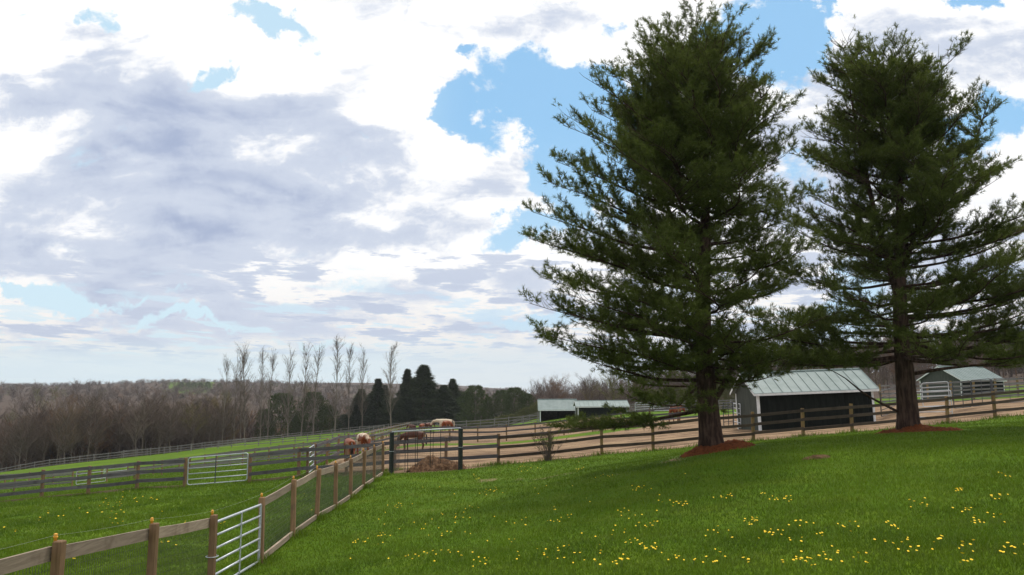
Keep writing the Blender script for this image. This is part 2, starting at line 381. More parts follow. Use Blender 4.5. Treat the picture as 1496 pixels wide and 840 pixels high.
# boundary fence line F7 (x as function of azimuth) -> beyond it woodland floor
F7 = [(-60,699,138),(0,696,140),(62,684,140),(200,667.5,152),(300,656,165),(400,645,185),(500,634,195),(640,622,190),(786,612,165),(940,602,130),(1090,598,110)]
az_k = np.array([(a[0] - 748) / F for a in F7] + [.55, .9]); d_k = np.array([a[2] for a in F7] + [120, 120.])
def beyond(x, y):   # metres beyond the boundary fence
    return np.where(y > 5, y - np.interp(x / np.maximum(y, 5), az_k, d_k), -50)
sd_all = dirt_sd(gx, gy); wd_all = beyond(gx, gy) - 6
# distant green meadow on the far slope
mead = np.clip(1 - np.hypot((gx / np.maximum(gy,1) + .405) / .035, (gy - 1150) / 420), 0, 1)
wd_all = np.where((gy > 300) & (mead > 0), -mead * 40, wd_all)
def make_ground_mat():
    m, nt, b = new_mat('ground_cover')
    geo = nt.new('ShaderNodeNewGeometry').outputs['Position']
    a1 = nt.new('ShaderNodeAttribute'); a1.attribute_name = 'dirt'
    a2 = nt.new('ShaderNodeAttribute'); a2.attribute_name = 'wood'
    nb = nt.noise(geo, 0.9, 6, 0.65); ns = nt.noise(geo, 7.0, 6, 0.7); nf = nt.noise(geo, 55.0, 3, 0.7); nL = nt.noise(geo, .12, 4, .6)
    # grass
    gr = nt.mix(nt.ramp(ns, .35, .68), (.052,.105,.003), (.086,.160,.004))
    gr = nt.mix(nt.math('MULTIPLY', nt.ramp(nb, .45, .7), .6), gr, (.11,.155,.008))
    gr = nt.mix(nt.math('MULTIPLY', nt.ramp(nf, .5, .8), .5), gr, (.020,.040,.005))
    gr = nt.mix(nt.math('MULTIPLY', nt.ramp(nL, .45, .7), .45), gr, (.12,.19,.006))
    # bare earth and straw
    strt = nt.noise(nt.vmath('MULTIPLY', geo, (.35, 1.6, 1)), 1.1, 7, .68)
    di = nt.mix(nt.ramp(strt, .38, .62), (.095,.056,.034), (.33,.225,.135))
    di = nt.mix(nt.math('MULTIPLY', nt.ramp(ns, .5, .72), .6), di, (.11,.070,.045))
    di = nt.mix(nt.math('MULTIPLY', nt.ramp(nL, .5, .72), .5), di, (.36,.26,.15))
    wo = nt.mix(nt.ramp(nb, .35, .65), (.055,.038,.030), (.10,.072,.052))
    dm = nt.math('ADD', a1.outputs['Fac'], nt.math('MULTIPLY', nt.math('SUBTRACT', ns, .5), 1.6))
    c = nt.mix(nt.ramp(dm, -.12, .12), gr, di)
    wm = nt.math('ADD', a2.outputs['Fac'], nt.math('MULTIPLY', nt.math('SUBTRACT', nb, .5), 8.0))
    c = nt.mix(nt.ramp(wm, -1, 1), c, wo)
    nt.put(b.inputs['Base Color'], c); b.inputs['Roughness'].default_value = 0.95; b.inputs['Specular IOR Level'].default_value = 0.1
    bp = nt.new('ShaderNodeBump'); bp.inputs['Strength'].default_value = 0.7; bp.inputs['Distance'].default_value = 0.06
    nt.put(bp.inputs['Height'], nt.math('ADD', ns, nt.math('MULTIPLY', nf, .4))); nt.put(b.inputs['Normal'], bp.outputs[0])
    return m
M['ground'] = make_ground_mat()
f1_full = [XY(px, d) for px, d in [(-400,44),(62,41),(270,40),(436,39.2),(576,38.4),(728,37.6),(954,38),(1246,39.4),(1457,40.8),(1900,44)]]
f1x = [a[0] for a in f1_full]; f1y = [a[1] for a in f1_full]
front = fcy < np.interp(fcx, f1x, f1y)
is_lawn = front & (fcx > -5.4)
is_dirt = (~is_lawn) & (dirt_sd(fcx, fcy) > 0) & (np.hypot(fcx, fcy) < 200)
is_far = beyond(fcx, fcy) > 4
zones = {'lawn': is_lawn & ~is_dirt & ~is_far, 'paddock_ground': is_dirt & ~is_far, 'hills': is_far}
zones['pasture_ground'] = ~(zones['lawn'] | zones['paddock_ground'] | zones['hills'])
for nm, msk in zones.items():
    qf = quads[msk]; used, inv = np.unique(qf, return_inverse=True)
    me = npmesh(nm, np.stack([gx[used], gy[used], gzv[used]], 1), inv.reshape(-1, 4), smooth=True)
    for an, arr in (('dirt', sd_all), ('wood', wd_all)):
        at = me.attributes.new(an, 'FLOAT', 'POINT'); at.data.foreach_set('value', np.clip(arr[used], -20, 20).astype(np.float32))
    tag(link(nm, me, M['ground']), kind='structure')

# ------------------------------------------------------------------ thin spring haze over the valley
m = bpy.data.materials.new('haze'); m.use_nodes = True; nt_ = m.node_tree; nt_.nodes.clear()
o_ = nt_.nodes.new('ShaderNodeOutputMaterial'); pv = nt_.nodes.new('ShaderNodeVolumePrincipled'); pv.inputs['Color'].default_value = (.86,.90,.97,1); pv.inputs['Density'].default_value = .00013; pv.inputs['Anisotropy'].default_value = .2
nt_.links.new(pv.outputs[0], o_.inputs['Volume'])
mb = MB(); zl, zh = gzv.min() - 1, gzv.max() + 30; mb.box((0, 1100, (zl+zh)/2), (5100, 5000, zh - zl)); tag(mb.obj('haze', m), kind='stuff')
# ------------------------------------------------------------------ fences
def lerp(a, b, t): return a + (b - a) * t
def plank_post(mb, x, y, w, h, z0=None, sink=.15, top=True):
    z = gz(x, y) if z0 is None else z0
    mb.box((0, 0, (h - sink) / 2), (w, w, h + sink))
    return z
def fence(name, label, cat, pts, spacing, ph, pw_, rails, rt, rh, mats, side=-1, group=None, gaps=(), caps=False, per_bay=True, kick=None, exact=False, tilt=.012, smooth_top=False):
    """pts: polyline (x,y) corners, or exact post positions"""
    if exact: posts = [Vector((a[0], a[1], 0)) for a in pts]
    else:
        posts = []; acc = 0.0
        P2 = [Vector((a[0], a[1], 0)) for a in pts]; total = sum((P2[i+1]-P2[i]).length for i in range(len(P2)-1)); n = max(1, round(total / spacing))
        for k in range(n + 1):
            s_ = total * k / n
            for i in range(len(P2) - 1):
                L = (P2[i+1]-P2[i]).length
                if s_ <= L + 1e-6: posts.append(P2[i].lerp(P2[i+1], min(1, s_ / L))); break
                s_ -= L
            else: posts.append(P2[-1].copy())
    zs = ground([q_.x for q_ in posts], [q_.y for q_ in posts])
    for q_, z in zip(posts, zs): q_.z = z
    root = empty(name, posts[0], label=label, cat=cat, group=group)
    loc0 = posts[0]
    pm = []
    for var in range(3):
        b = MB(); h = ph + [0, .03, -.02][var]; w = pw_
        c = .012
        b.box((0, 0, (h - .2) / 2 - .0), (w, w * .95, h + .2 - c)); t0 = h - c / 2 - .1 + .1 - .0
        # chamfered top
        zt = (h - .2) / 2 + (h + .2 - c) / 2
        hw = w / 2; b.add([(-hw,-hw*.95,zt),(hw,-hw*.95,zt),(hw,hw*.95,zt),(-hw,hw*.95,zt),(-hw+c,-hw+c,zt+c),(hw-c,-hw+c,zt+c),(hw-c,hw-c,zt+c),(-hw+c,hw-c,zt+c)],
                          [(0,1,5,4),(1,2,6,5),(2,3,7,6),(3,0,4,7),(4,5,6,7)])
        me = b.mesh('post'); me.materials.append(mats[0]); pm.append(me)
    for i, q_ in enumerate(posts):
        o = bpy.data.objects.new('post', pm[random.randrange(3)]); COL.objects.link(o); o.parent = root; o.location = q_ - loc0
        if i < len(posts) - 1: dd = posts[i+1] - q_
        ang = math.atan2(dd.y, dd.x)
        o.rotation_euler = (random.gauss(0, tilt), random.gauss(0, tilt), ang)
    nb = len(posts) - 1
    for r in rails:
        cont = None if per_bay else MB()
        for i in range(nb):
            if i in gaps: continue
            a, b_ = posts[i], posts[i + 1]; d = (b_ - a); nrm = Vector((d.y, -d.x, 0)).normalized() * side * (pw_ / 2 + rt / 2 + .002)
            j1, j2 = random.gauss(0, .012), random.gauss(0, .012)
            A_ = a + nrm + Vector((0, 0, r + j1)) - loc0; B_ = b_ + nrm + Vector((0, 0, r + j2)) - loc0
            e = (B_ - A_).normalized() * (-.004)
            mb = MB() if per_bay else cont
            mid = (A_ + B_) / 2 + Vector((0, 0, random.gauss(-.008, .006)))
            mb.beam(A_ - e, mid, rt, rh); mb.beam(mid, B_ + e, rt, rh)
            if per_bay: mb.obj('rail', mats[1], root)
        if cont: cont.obj('rail', mats[1], root)
    if kick:
        for i in range(nb):
            if i in gaps or i not in kick[0]: continue
            a, b_ = posts[i], posts[i+1]; d = b_ - a; nrm = Vector((d.y, -d.x, 0)).normalized() * (-side) * (pw_ / 2 + .02)
            mb = MB(); mb.beam(a + nrm - loc0 + Vector((0,0,kick[1]/2 - .01)), b_ + nrm - loc0 + Vector((0,0,kick[1]/2 - .01)), .035, kick[1]); mb.obj('bottom_board', M['kick'], root)
    return root, posts

def tube_gate(name, label, a, b, h, nbars, r, mat, z_a=None, z_b=None, clear=.12, struts=(.4,), strut_mat=None, group=None, round_=True, category='gate'):
    """gate hung between ground points a and b (x,y)"""
    za = (gz(*a) if z_a is None else z_a) + clear; zb = (gz(*b) if z_b is None else z_b) + clear
    A_ = Vector((a[0], a[1], za)); B_ = Vector((b[0], b[1], zb)); d = B_ - A_
    root = empty(name, A_, label=label, cat=category, group=group)
    up = Vector((0, 0, 1)); mb = MB(); cr = .12 if round_ else .02
    dn = d.normalized(); L = d.length
    fr = [dn*cr*0 + up*cr*.0, ]
    path = [up * 0 + dn * cr, dn * (L - cr)]
    for t in range(1, 6): an = math.pi/2*t/5; path.append(dn*(L - cr + cr*math.sin(an)) + up*(cr - cr*math.cos(an)))
    for t in range(0, 6): an = math.pi/2*t/5; path.append(dn*(L - cr + cr*math.cos(an)) + up*(h - cr + cr*math.sin(an)))
    for t in range(0, 6): an = math.pi/2*t/5; path.append(dn*(cr - cr*math.sin(an)) + up*(h - cr + cr*math.cos(an)))
    for t in range(0, 6): an = math.pi/2*t/5; path.append(dn*(cr - cr*math.cos(an)) + up*(cr - cr*math.sin(an)))
    mb.tube(path, r, 8, caps=False); mb.obj('frame', mat, root, smooth=True)
    for k in range(1, nbars - 1):
        z = h * k / (nbars - 1); b2 = MB(); b2.tube([up*z, dn*L + up*z], r * .92, 8); b2.obj('bar', mat, root, smooth=True)
    nside = Vector((dn.y, -dn.x, 0)).normalized()
    for s_ in struts:
        b3 = MB(); c = dn * L * s_ + up * h / 2 + nside * (r + .006)
        rot = Matrix.Rotation(math.atan2(d.y, d.x), 3, 'Z'); b3.box(c, (.045, .012, h), rot); b3.obj('strut', strut_mat or mat, root)
    return root

# --- F0: yard fence with welded wire, running away from the viewer
X0 = -5.30
f0y = [1.7, 4.1, 6.55, 9.0, 11.4, 13.8, 16.4, 18.8, 21.2, 23.7, 26.1, 28.6, 31.0, 33.4]
f0x = [-5.1,-5.12,-5.15,P(85,787,9.0).x, P(225,762,11.4).x, P(313,745,13.8).x, P(384.5,722,16.4).x, P(427.7,784,18.8).x, P(462.5,761,21.2).x, P(490,742,23.7).x, P(512,728,26.1).x, P(531,714,28.6).x, P(546.6,703,31).x, P(559.5,694,33.4).x]
f0pts = list(zip(f0x, f0y)); GB = 5
root0, p0 = fence('yard_fence', 'tan post fence with one top board and welded wire running away beside the lawn', 'fence',
                  f0pts, 2.44, 1.30, .105, [1.16], .038, .155, (M['post_tan'], M['board_new']), side=-1, gaps=(GB,), exact=True)
for i in range(len(p0) - 1):
    if i == GB: continue
    a, b = p0[i], p0[i+1]; d = b - a; nrm = Vector((d.y, -d.x, 0)).normalized()
    if i > GB:
        mb = MB(); o_ = nrm * 0
        mb.beam(a + Vector((.0,0,.09)) + nrm*.0 - p0[0] + d.normalized()*.07, b + Vector((0,0,.09)) - p0[0] - d.normalized()*.07, .05, .11); mb.obj('bottom_board', M['board_new'], root0)
    w = MB(); n = int(d.length / .052); rr = .0028
    for k in range(n + 1):
        q_ = a.lerp(b, k / n) - p0[0] - nrm * .06
        w.tube([q_ + Vector((0,0,.03)), q_ + Vector((0,0,1.10))], rr, 3, False)
    for k in range(11):
        z = .06 + k * .104; w.tube([a - p0[0] - nrm*.063 + Vector((0,0,z)), b - p0[0] - nrm*.063 + Vector((0,0,z))], rr, 3, False)
    w.obj('wire_mesh', M['wire'], root0)
for i, q_ in enumerate(p0):
    mb = MB(); mb.tube([(0,0,0),(0,0,.045),(0,0,.05),(0,0,.062),(0,0,.07),(0,0,.085),(0,0,.095)], [.018,.018,.026,.026,.015,.024,.010], 10)
    o = mb.obj('insulator', M['yellow'], root0, smooth=True); o.location = q_ - p0[0] + Vector((-.03, 0, 1.29))
mb = MB(); pts_ = []
for i in range(len(p0) - 1):
    for k in range(6):
        t = k / 6; q_ = p0[i].lerp(p0[i+1], t) - p0[0] + Vector((-.03, 0, 1.365 - .018 * 4 * t * (1 - t))); pts_.append(q_)
mb.tube(pts_, .0018, 4, False); mb.obj('hot_wire', M['wire_pale'], root0)
mb = MB(); 
for k in range(17): pass
ga, gb = p0[GB], p0[GB+1]
gd = (gb - ga).normalized()
tube_gate('tube_gate', 'silver six-bar tube gate in the near yard fence, closest to the viewer', (ga + gd*.12)[:2], (gb - gd*.12)[:2], 1.10, 6, .024, M['galv'], clear=.07, struts=(.5,), round_=False)
mb = MB(); pts_ = [Vector((.085*math.cos(t/16*2*math.pi)*1.15, .085*math.sin(t/16*2*math.pi)*1.15, 0)) for t in range(17)]
mb.tube(pts_, .008, 5, False); o = mb.obj('gate_latch', M['galv'], root0); o.location = ga - p0[0] + Vector((0,0,.62))

# --- F1: long three-rail paddock fence
L1 = [(-8,41.2),(62.5,41),(130,40.6),(200.5,40.3),(270,40),(364.5,39.5),(436,39.2),(506,38.8),(576,38.4),(651,38),(728,37.6)]
pl = [XY(px, d, 700) for px, d in [(-148,41.6),(-78,41.4)] + L1]
fence('paddock_fence', 'weathered grey three-rail fence with tan posts and a foot board behind the left field', 'fence',
      pl, 2.44, 1.42, .13, [1.30, .86, .42], .035, .165, (M['post_tan'], M['board_grey']), side=1, exact=True, gaps=(6,), kick=(range(0, 10), .12))
tube_gate('tube_gate', 'silver six-bar tube gate between tan posts of the grey board fence, left of centre', XY(274, 39.95, 700), XY(361, 39.5, 700), 1.32, 6, .026, M['galv'], clear=.12, struts=(.47,), strut_mat=M['dark_pipe'])
R1 = [(728,37.6),(803,37.6),(879,37.8),(954,38),(1028,38.3),(1101,38.6),(1174,39),(1246,39.4),(1317,39.85),(1387,40.3),(1457,40.8),(1526,41.3),(1594,41.8)]
pl = [XY(px, d, 650) for px, d in R1]
fence('paddock_fence', 'dark brown three-rail fence with yellow-tan posts behind the two pines at the lawn edge', 'fence',
      pl, 2.44, 1.36, .125, [1.22, .80, .36], .035, .14, (M['post_mid'], M['board_brown']), side=1, exact=True)
# --- F4: fence going away from the gate, horses behind
y4 = [41.5 + 2.44 * k for k in range(7)]
pl = [XY(449 + 0, 39.3, 690)] + [(-10.25 + .03*(y-40), y) for y in y4]
fence('lane_fence', 'grey three-rail fence with tan posts running away beside the two chestnut horses', 'fence',
      pl, 2.44, 1.38, .12, [1.25,.82,.38], .035, .15, (M['post_tan'], M['board_grey']), side=1, exact=True, gaps=(0,))
tube_gate('tube_gate', 'silver tube gate seen edge-on in the lane fence just behind the grey board fence', (pl[0][0]+.0, pl[0][1] + .2), (pl[1][0], pl[1][1] - .15), 1.2, 6, .026, M['galv'], clear=.12, struts=(.5,))
# --- F2: two fences of the lane across the left field
pa = [XY(px, 71, 690) for px in (-40,)] + [XY(108, 71, 700)]
def poly(lst): return [XY(a, d, 670) for a, d in lst]
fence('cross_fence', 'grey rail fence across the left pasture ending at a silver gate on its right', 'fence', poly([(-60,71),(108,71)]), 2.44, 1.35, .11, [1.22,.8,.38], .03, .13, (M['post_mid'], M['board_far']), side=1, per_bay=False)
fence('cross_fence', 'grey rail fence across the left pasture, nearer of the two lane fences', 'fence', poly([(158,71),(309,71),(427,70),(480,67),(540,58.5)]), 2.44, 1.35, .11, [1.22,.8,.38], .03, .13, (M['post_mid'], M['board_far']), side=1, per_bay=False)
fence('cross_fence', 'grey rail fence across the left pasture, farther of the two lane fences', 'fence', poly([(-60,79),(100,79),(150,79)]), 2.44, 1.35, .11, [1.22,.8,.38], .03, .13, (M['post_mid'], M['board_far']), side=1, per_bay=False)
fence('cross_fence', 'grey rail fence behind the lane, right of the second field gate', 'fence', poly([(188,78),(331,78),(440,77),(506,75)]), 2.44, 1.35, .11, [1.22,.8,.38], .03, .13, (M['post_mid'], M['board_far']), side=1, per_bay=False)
tube_gate('tube_gate', 'pale tube gate in the left pasture, the lower of two far gates', XY(111.5,71,700), XY(154.5,71,700), 1.15, 5, .028, M['white_pipe'], struts=())
tube_gate('tube_gate', 'pale tube gate in the left pasture, the upper of two far gates', XY(152,79,690), XY(186,79,690), 1.15, 5, .028, M['white_pipe'], struts=())
# --- F9: fence running away in the middle distance
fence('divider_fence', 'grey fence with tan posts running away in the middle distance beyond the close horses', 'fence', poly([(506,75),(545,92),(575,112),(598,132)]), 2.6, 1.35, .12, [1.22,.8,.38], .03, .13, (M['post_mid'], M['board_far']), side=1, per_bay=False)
# --- F5
fence('cross_fence', 'grey rail fence across the bare paddock, behind the dark grazing horse', 'fence', poly([(545,58.5),(582,66),(662,69),(1035,69)]), 2.44, 1.36, .12, [1.24,.82,.4], .035, .14, (M['post_mid'], M['board_grey']), side=1, per_bay=False)
# --- F6
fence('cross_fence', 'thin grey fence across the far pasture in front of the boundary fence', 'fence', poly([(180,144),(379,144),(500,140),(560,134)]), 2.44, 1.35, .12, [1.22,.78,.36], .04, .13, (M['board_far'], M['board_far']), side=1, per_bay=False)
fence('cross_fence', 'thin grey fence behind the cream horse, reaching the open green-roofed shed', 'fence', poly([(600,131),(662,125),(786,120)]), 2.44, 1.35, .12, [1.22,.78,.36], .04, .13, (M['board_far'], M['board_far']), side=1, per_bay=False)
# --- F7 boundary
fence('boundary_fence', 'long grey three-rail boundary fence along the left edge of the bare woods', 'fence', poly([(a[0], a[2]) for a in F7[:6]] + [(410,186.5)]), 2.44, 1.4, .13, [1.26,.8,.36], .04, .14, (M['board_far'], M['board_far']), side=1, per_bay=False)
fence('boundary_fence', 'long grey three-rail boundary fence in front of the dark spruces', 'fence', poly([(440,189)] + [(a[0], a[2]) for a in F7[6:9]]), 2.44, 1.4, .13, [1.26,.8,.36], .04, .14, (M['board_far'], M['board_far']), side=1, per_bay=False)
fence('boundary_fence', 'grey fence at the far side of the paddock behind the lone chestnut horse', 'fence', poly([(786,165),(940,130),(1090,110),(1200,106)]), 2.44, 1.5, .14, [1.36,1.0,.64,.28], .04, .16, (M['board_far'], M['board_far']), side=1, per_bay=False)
tube_gate('tube_gate', 'pale gate in the far boundary fence below the bare poplars', XY(411,186.5,645), XY(439,189,645), 1.3, 4, .05, M['board_far'], struts=(0.02,.98), round_=False)
tube_gate('tube_gate', 'white tube gate in the far fence left of the lone chestnut horse', XY(928,118,600), XY(952,118,600), 1.3, 5, .04, M['white_pipe'], struts=())
tube_gate('tube_gate', 'second white tube gate in the far fence, immediately left of the lone chestnut horse', XY(955,117,600), XY(978,117,600), 1.3, 5, .04, M['white_pipe'], struts=())
# --- panels by the big shed
tube_gate('corral_panel', 'dark pipe panel left of the big shed, behind the pine trunk', XY(1057,54,610), XY(1071,54,610), 1.6, 6, .026, M['dark_pipe'], struts=(.0,.5,1.0), category='corral panel')
tube_gate('corral_panel', 'white slanting tube gate against the left wall of the big shed', XY(1072,54,610), XY(1082,50.5,610), 1.5, 6, .028, M['white_pipe'], struts=(), category='corral panel')
fence('rear_fence', 'grey board fence with tan posts behind the right end of the big shed', 'fence', poly([(1292,79),(1400,79),(1560,80)]), 2.44, 1.9, .15, [1.75,1.35,.95,.55,.2], .035, .16, (M['post_mid'], M['board_far']), side=1, per_bay=False)
for i, (x0, x1, d0, d1, m_, lb) in enumerate([
        (1287,1312,50,52,'dark_pipe','dark pipe corral panel at the right end of the big shed'),
        (1333,1391,46,43.2,'white_pipe','silver-white tube gate right of the second pine trunk'),
        (1349,1388,53,52,'white_pipe','taller pale corral panel behind the silver-white gate'),
        (1394,1421,48,48,'dark_pipe','dark round-pen panel right of the silver-white gate, first from the left'),
        (1421,1450,48,49,'dark_pipe','dark round-pen panel right of the silver-white gate, last before the rail post'),
        (1452,1500,50,53,'dark_pipe','dark round-pen panel at the right border of the picture')]):
    tube_gate('corral_panel', lb, XY(x0,d0,600), XY(x1,d1,600), 1.55 if i not in (1,) else 1.45, 5 if 'dark' in m_ else 6, .024, M[m_], struts=(0,.5,1) if 'dark' in m_ else (), strut_mat=M['dark_pipe'], category='corral panel')

# --- compost bay: two black posts, silver top pipe, wire panels, heap
a_ = Vector((*XY(571.5, 35.6, 690), 0)); b_ = Vector((*XY(672.5, 35.6, 690), 0))
a_.z = gz(a_.x, a_.y); b_.z = gz(b_.x, b_.y)
rootc = empty('compost_bay', a_, label='black-posted wire pen with a silver top pipe around the brown compost heap', cat='pen')
for q_, hh in ((a_, 1.82), (b_, 1.80)):
    mb = MB(); mb.tube([(0,0,-.2),(0,0,hh),(0,0,hh+.01)], [.105,.105,.09], 14); mb.obj('post', M['black'], rootc, smooth=False, loc=q_ - a_)
    mb = MB(); mb.tube([(0,0,.0),(0,0,.02)], [.112,.112], 14); mb.obj('band', M['galv'], rootc, loc=q_ - a_ + Vector((0,0,.98)))
tp = MB(); tp.tube([Vector((0,0,1.84)), b_ - a_ + Vector((0,0,1.82))], .03, 8); tp.obj('top_pipe', M['galv'], rootc, smooth=True)
dd = b_ - a_
for px in (591,595,606,609,628,632,643):
    t = (px - 571.5) / 101; mb = MB(); q_ = dd * t; mb.tube([q_ + Vector((0,.1,0)), q_ + Vector((0,.1,1.8))], .013, 5); mb.obj('upright', M['black'], rootc)
w = MB()
for k in range(41): q_ = dd * (k/40); w.tube([q_ + Vector((0,.12,.0)), q_ + Vector((0,.12,1.8))], .0022, 3, False)
for k in range(13): w.tube([Vector((0,.12,.05+k*.145)), dd + Vector((0,.12,.05+k*.145))], .0022, 3, False)
w.obj('wire_mesh', M['wire'], rootc)
w = MB()
for k in range(31): q_ = Vector((-.0,2.6,0)) * (k/30); w.tube([q_ + Vector((0,0,0)), q_ + Vector((0,0,1.75))], .0028, 3, False)
for k in range(13): w.tube([Vector((0,0,.05+k*.14)), Vector((0,2.6,.05+k*.14))], .0028, 3, False)
w.obj('wire_mesh', M['wire'], rootc)

def heap(name, cx, cy, rx, ry, h, mat, label=None, kind=None, cat=None, n=54, rough=.08, seed=1, flat=.0):
    r_ = np.random.default_rng(seed); t = np.linspace(-1.05, 1.05, n); TX, TY = np.meshgrid(t, t)
    X = cx + TX * rx; Y = cy + TY * ry
    rad = np.hypot(TX, TY); ang = np.arctan2(TY, TX)
    edge = 1 + .12 * np.sin(3 * ang + seed) + .08 * np.sin(7 * ang + 2 * seed)
    hh = np.clip(1 - (rad / edge) ** 2, 0, 1) ** (0.9) 
    hh = hh * h * (1 + .35 * np.sin(TX * 5 + seed) * np.cos(TY * 4)) + (hh > 0) * r_.normal(0, rough * h, TX.shape)
    Z = ground(X.ravel(), Y.ravel()).reshape(X.shape) + np.where(rad < edge, hh, -.06) - .012
    idx_ = np.arange(n*n).reshape(n, n); qd = np.stack([idx_[:-1,:-1], idx_[:-1,1:], idx_[1:,1:], idx_[1:,:-1]], -1).reshape(-1, 4)
    keep = (rad.ravel()[qd].min(1) < 1.12)
    me = npmesh(name, np.stack([X.ravel()-cx, Y.ravel()-cy, Z.ravel()], 1), qd[keep], smooth=False)
    o = link(name, me, mat, None, (cx, cy, 0)); tag(o, label, cat, None, kind); return o
hx, hy = XY(638, 36.4, 680)
heap('compost_heap', hx, hy, 1.35, 1.1, .50, M['dirtpile'], 'brown heap of compost between the two black posts', None, 'heap', seed=3)
T1 = P(1037, 658, 25); T2 = P(1325, 632, 27)
for T_, rx, nm, lb in ((T1, 1.75, 'needle_litter', None), (T2, 2.0, 'needle_litter', None)):
    heap(nm, T_.x + .25, T_.y - .1, rx*.66, 1.1, .22, M['needle_dry'], None, 'stuff', seed=5 if rx < 1.8 else 8, rough=.10)
mx_, my_ = XY(1193, 21.5, 668); 
for ds_ in np.linspace(15, 30, 60):
    q_ = P(1193, 668, ds_)
    if q_.z <= gz(q_.x, q_.y) + .02: mx_, my_ = q_.x, q_.y; break
heap('earth_mound', mx_, my_, .36, .30, .06, M['dirtpile'], 'small bare reddish earth bump in the lawn between the pines', None, 'mound', n=24, seed=11)

# ------------------------------------------------------------------ sheds
def siding(name, c1, c2):
    m, nt, b = new_mat(name)
    t = nt.new('ShaderNodeTexCoord').outputs['Object']
    sx = nt.new('ShaderNodeSeparateXYZ'); nt.put(sx.inputs[0], t)
    s_ = nt.math('ADD', sx.outputs[0], sx.outputs[1])
    w_ = nt.math('PINGPONG', s_, .15)
    n = nt.noise(nt.vmath('MULTIPLY', t, (3, 3, .6)), 1.5, 5, .6)
    c = nt.mix(nt.ramp(n, .35, .65), c1, c2); 
    nt.put(b.inputs['Base Color'], c); b.inputs['Roughness'].default_value = .9; b.inputs['Specular IOR Level'].default_value = .12
    bp = nt.new('ShaderNodeBump'); bp.inputs['Strength'].default_value = .8; bp.inputs['Distance'].default_value = .02
    nt.put(bp.inputs['Height'], nt.ramp(w_, .0, .02)); nt.put(b.inputs['Normal'], bp.outputs[0])
    return m
M['siding'] = siding('siding', (.006,.008,.007), (.011,.014,.012))  # dark siding, with the front wall's shade put into the near-black colour
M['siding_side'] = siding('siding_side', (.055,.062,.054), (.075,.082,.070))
M['roof'] = simple('roof', (.165,.215,.21), (.21,.26,.255), 1.2, 0.6, 0.25, 0.0, stretch=(1,1,1))
M['inside'] = simple('inside', (.03,.026,.022), (.06,.05,.04), 3, .9, .1)
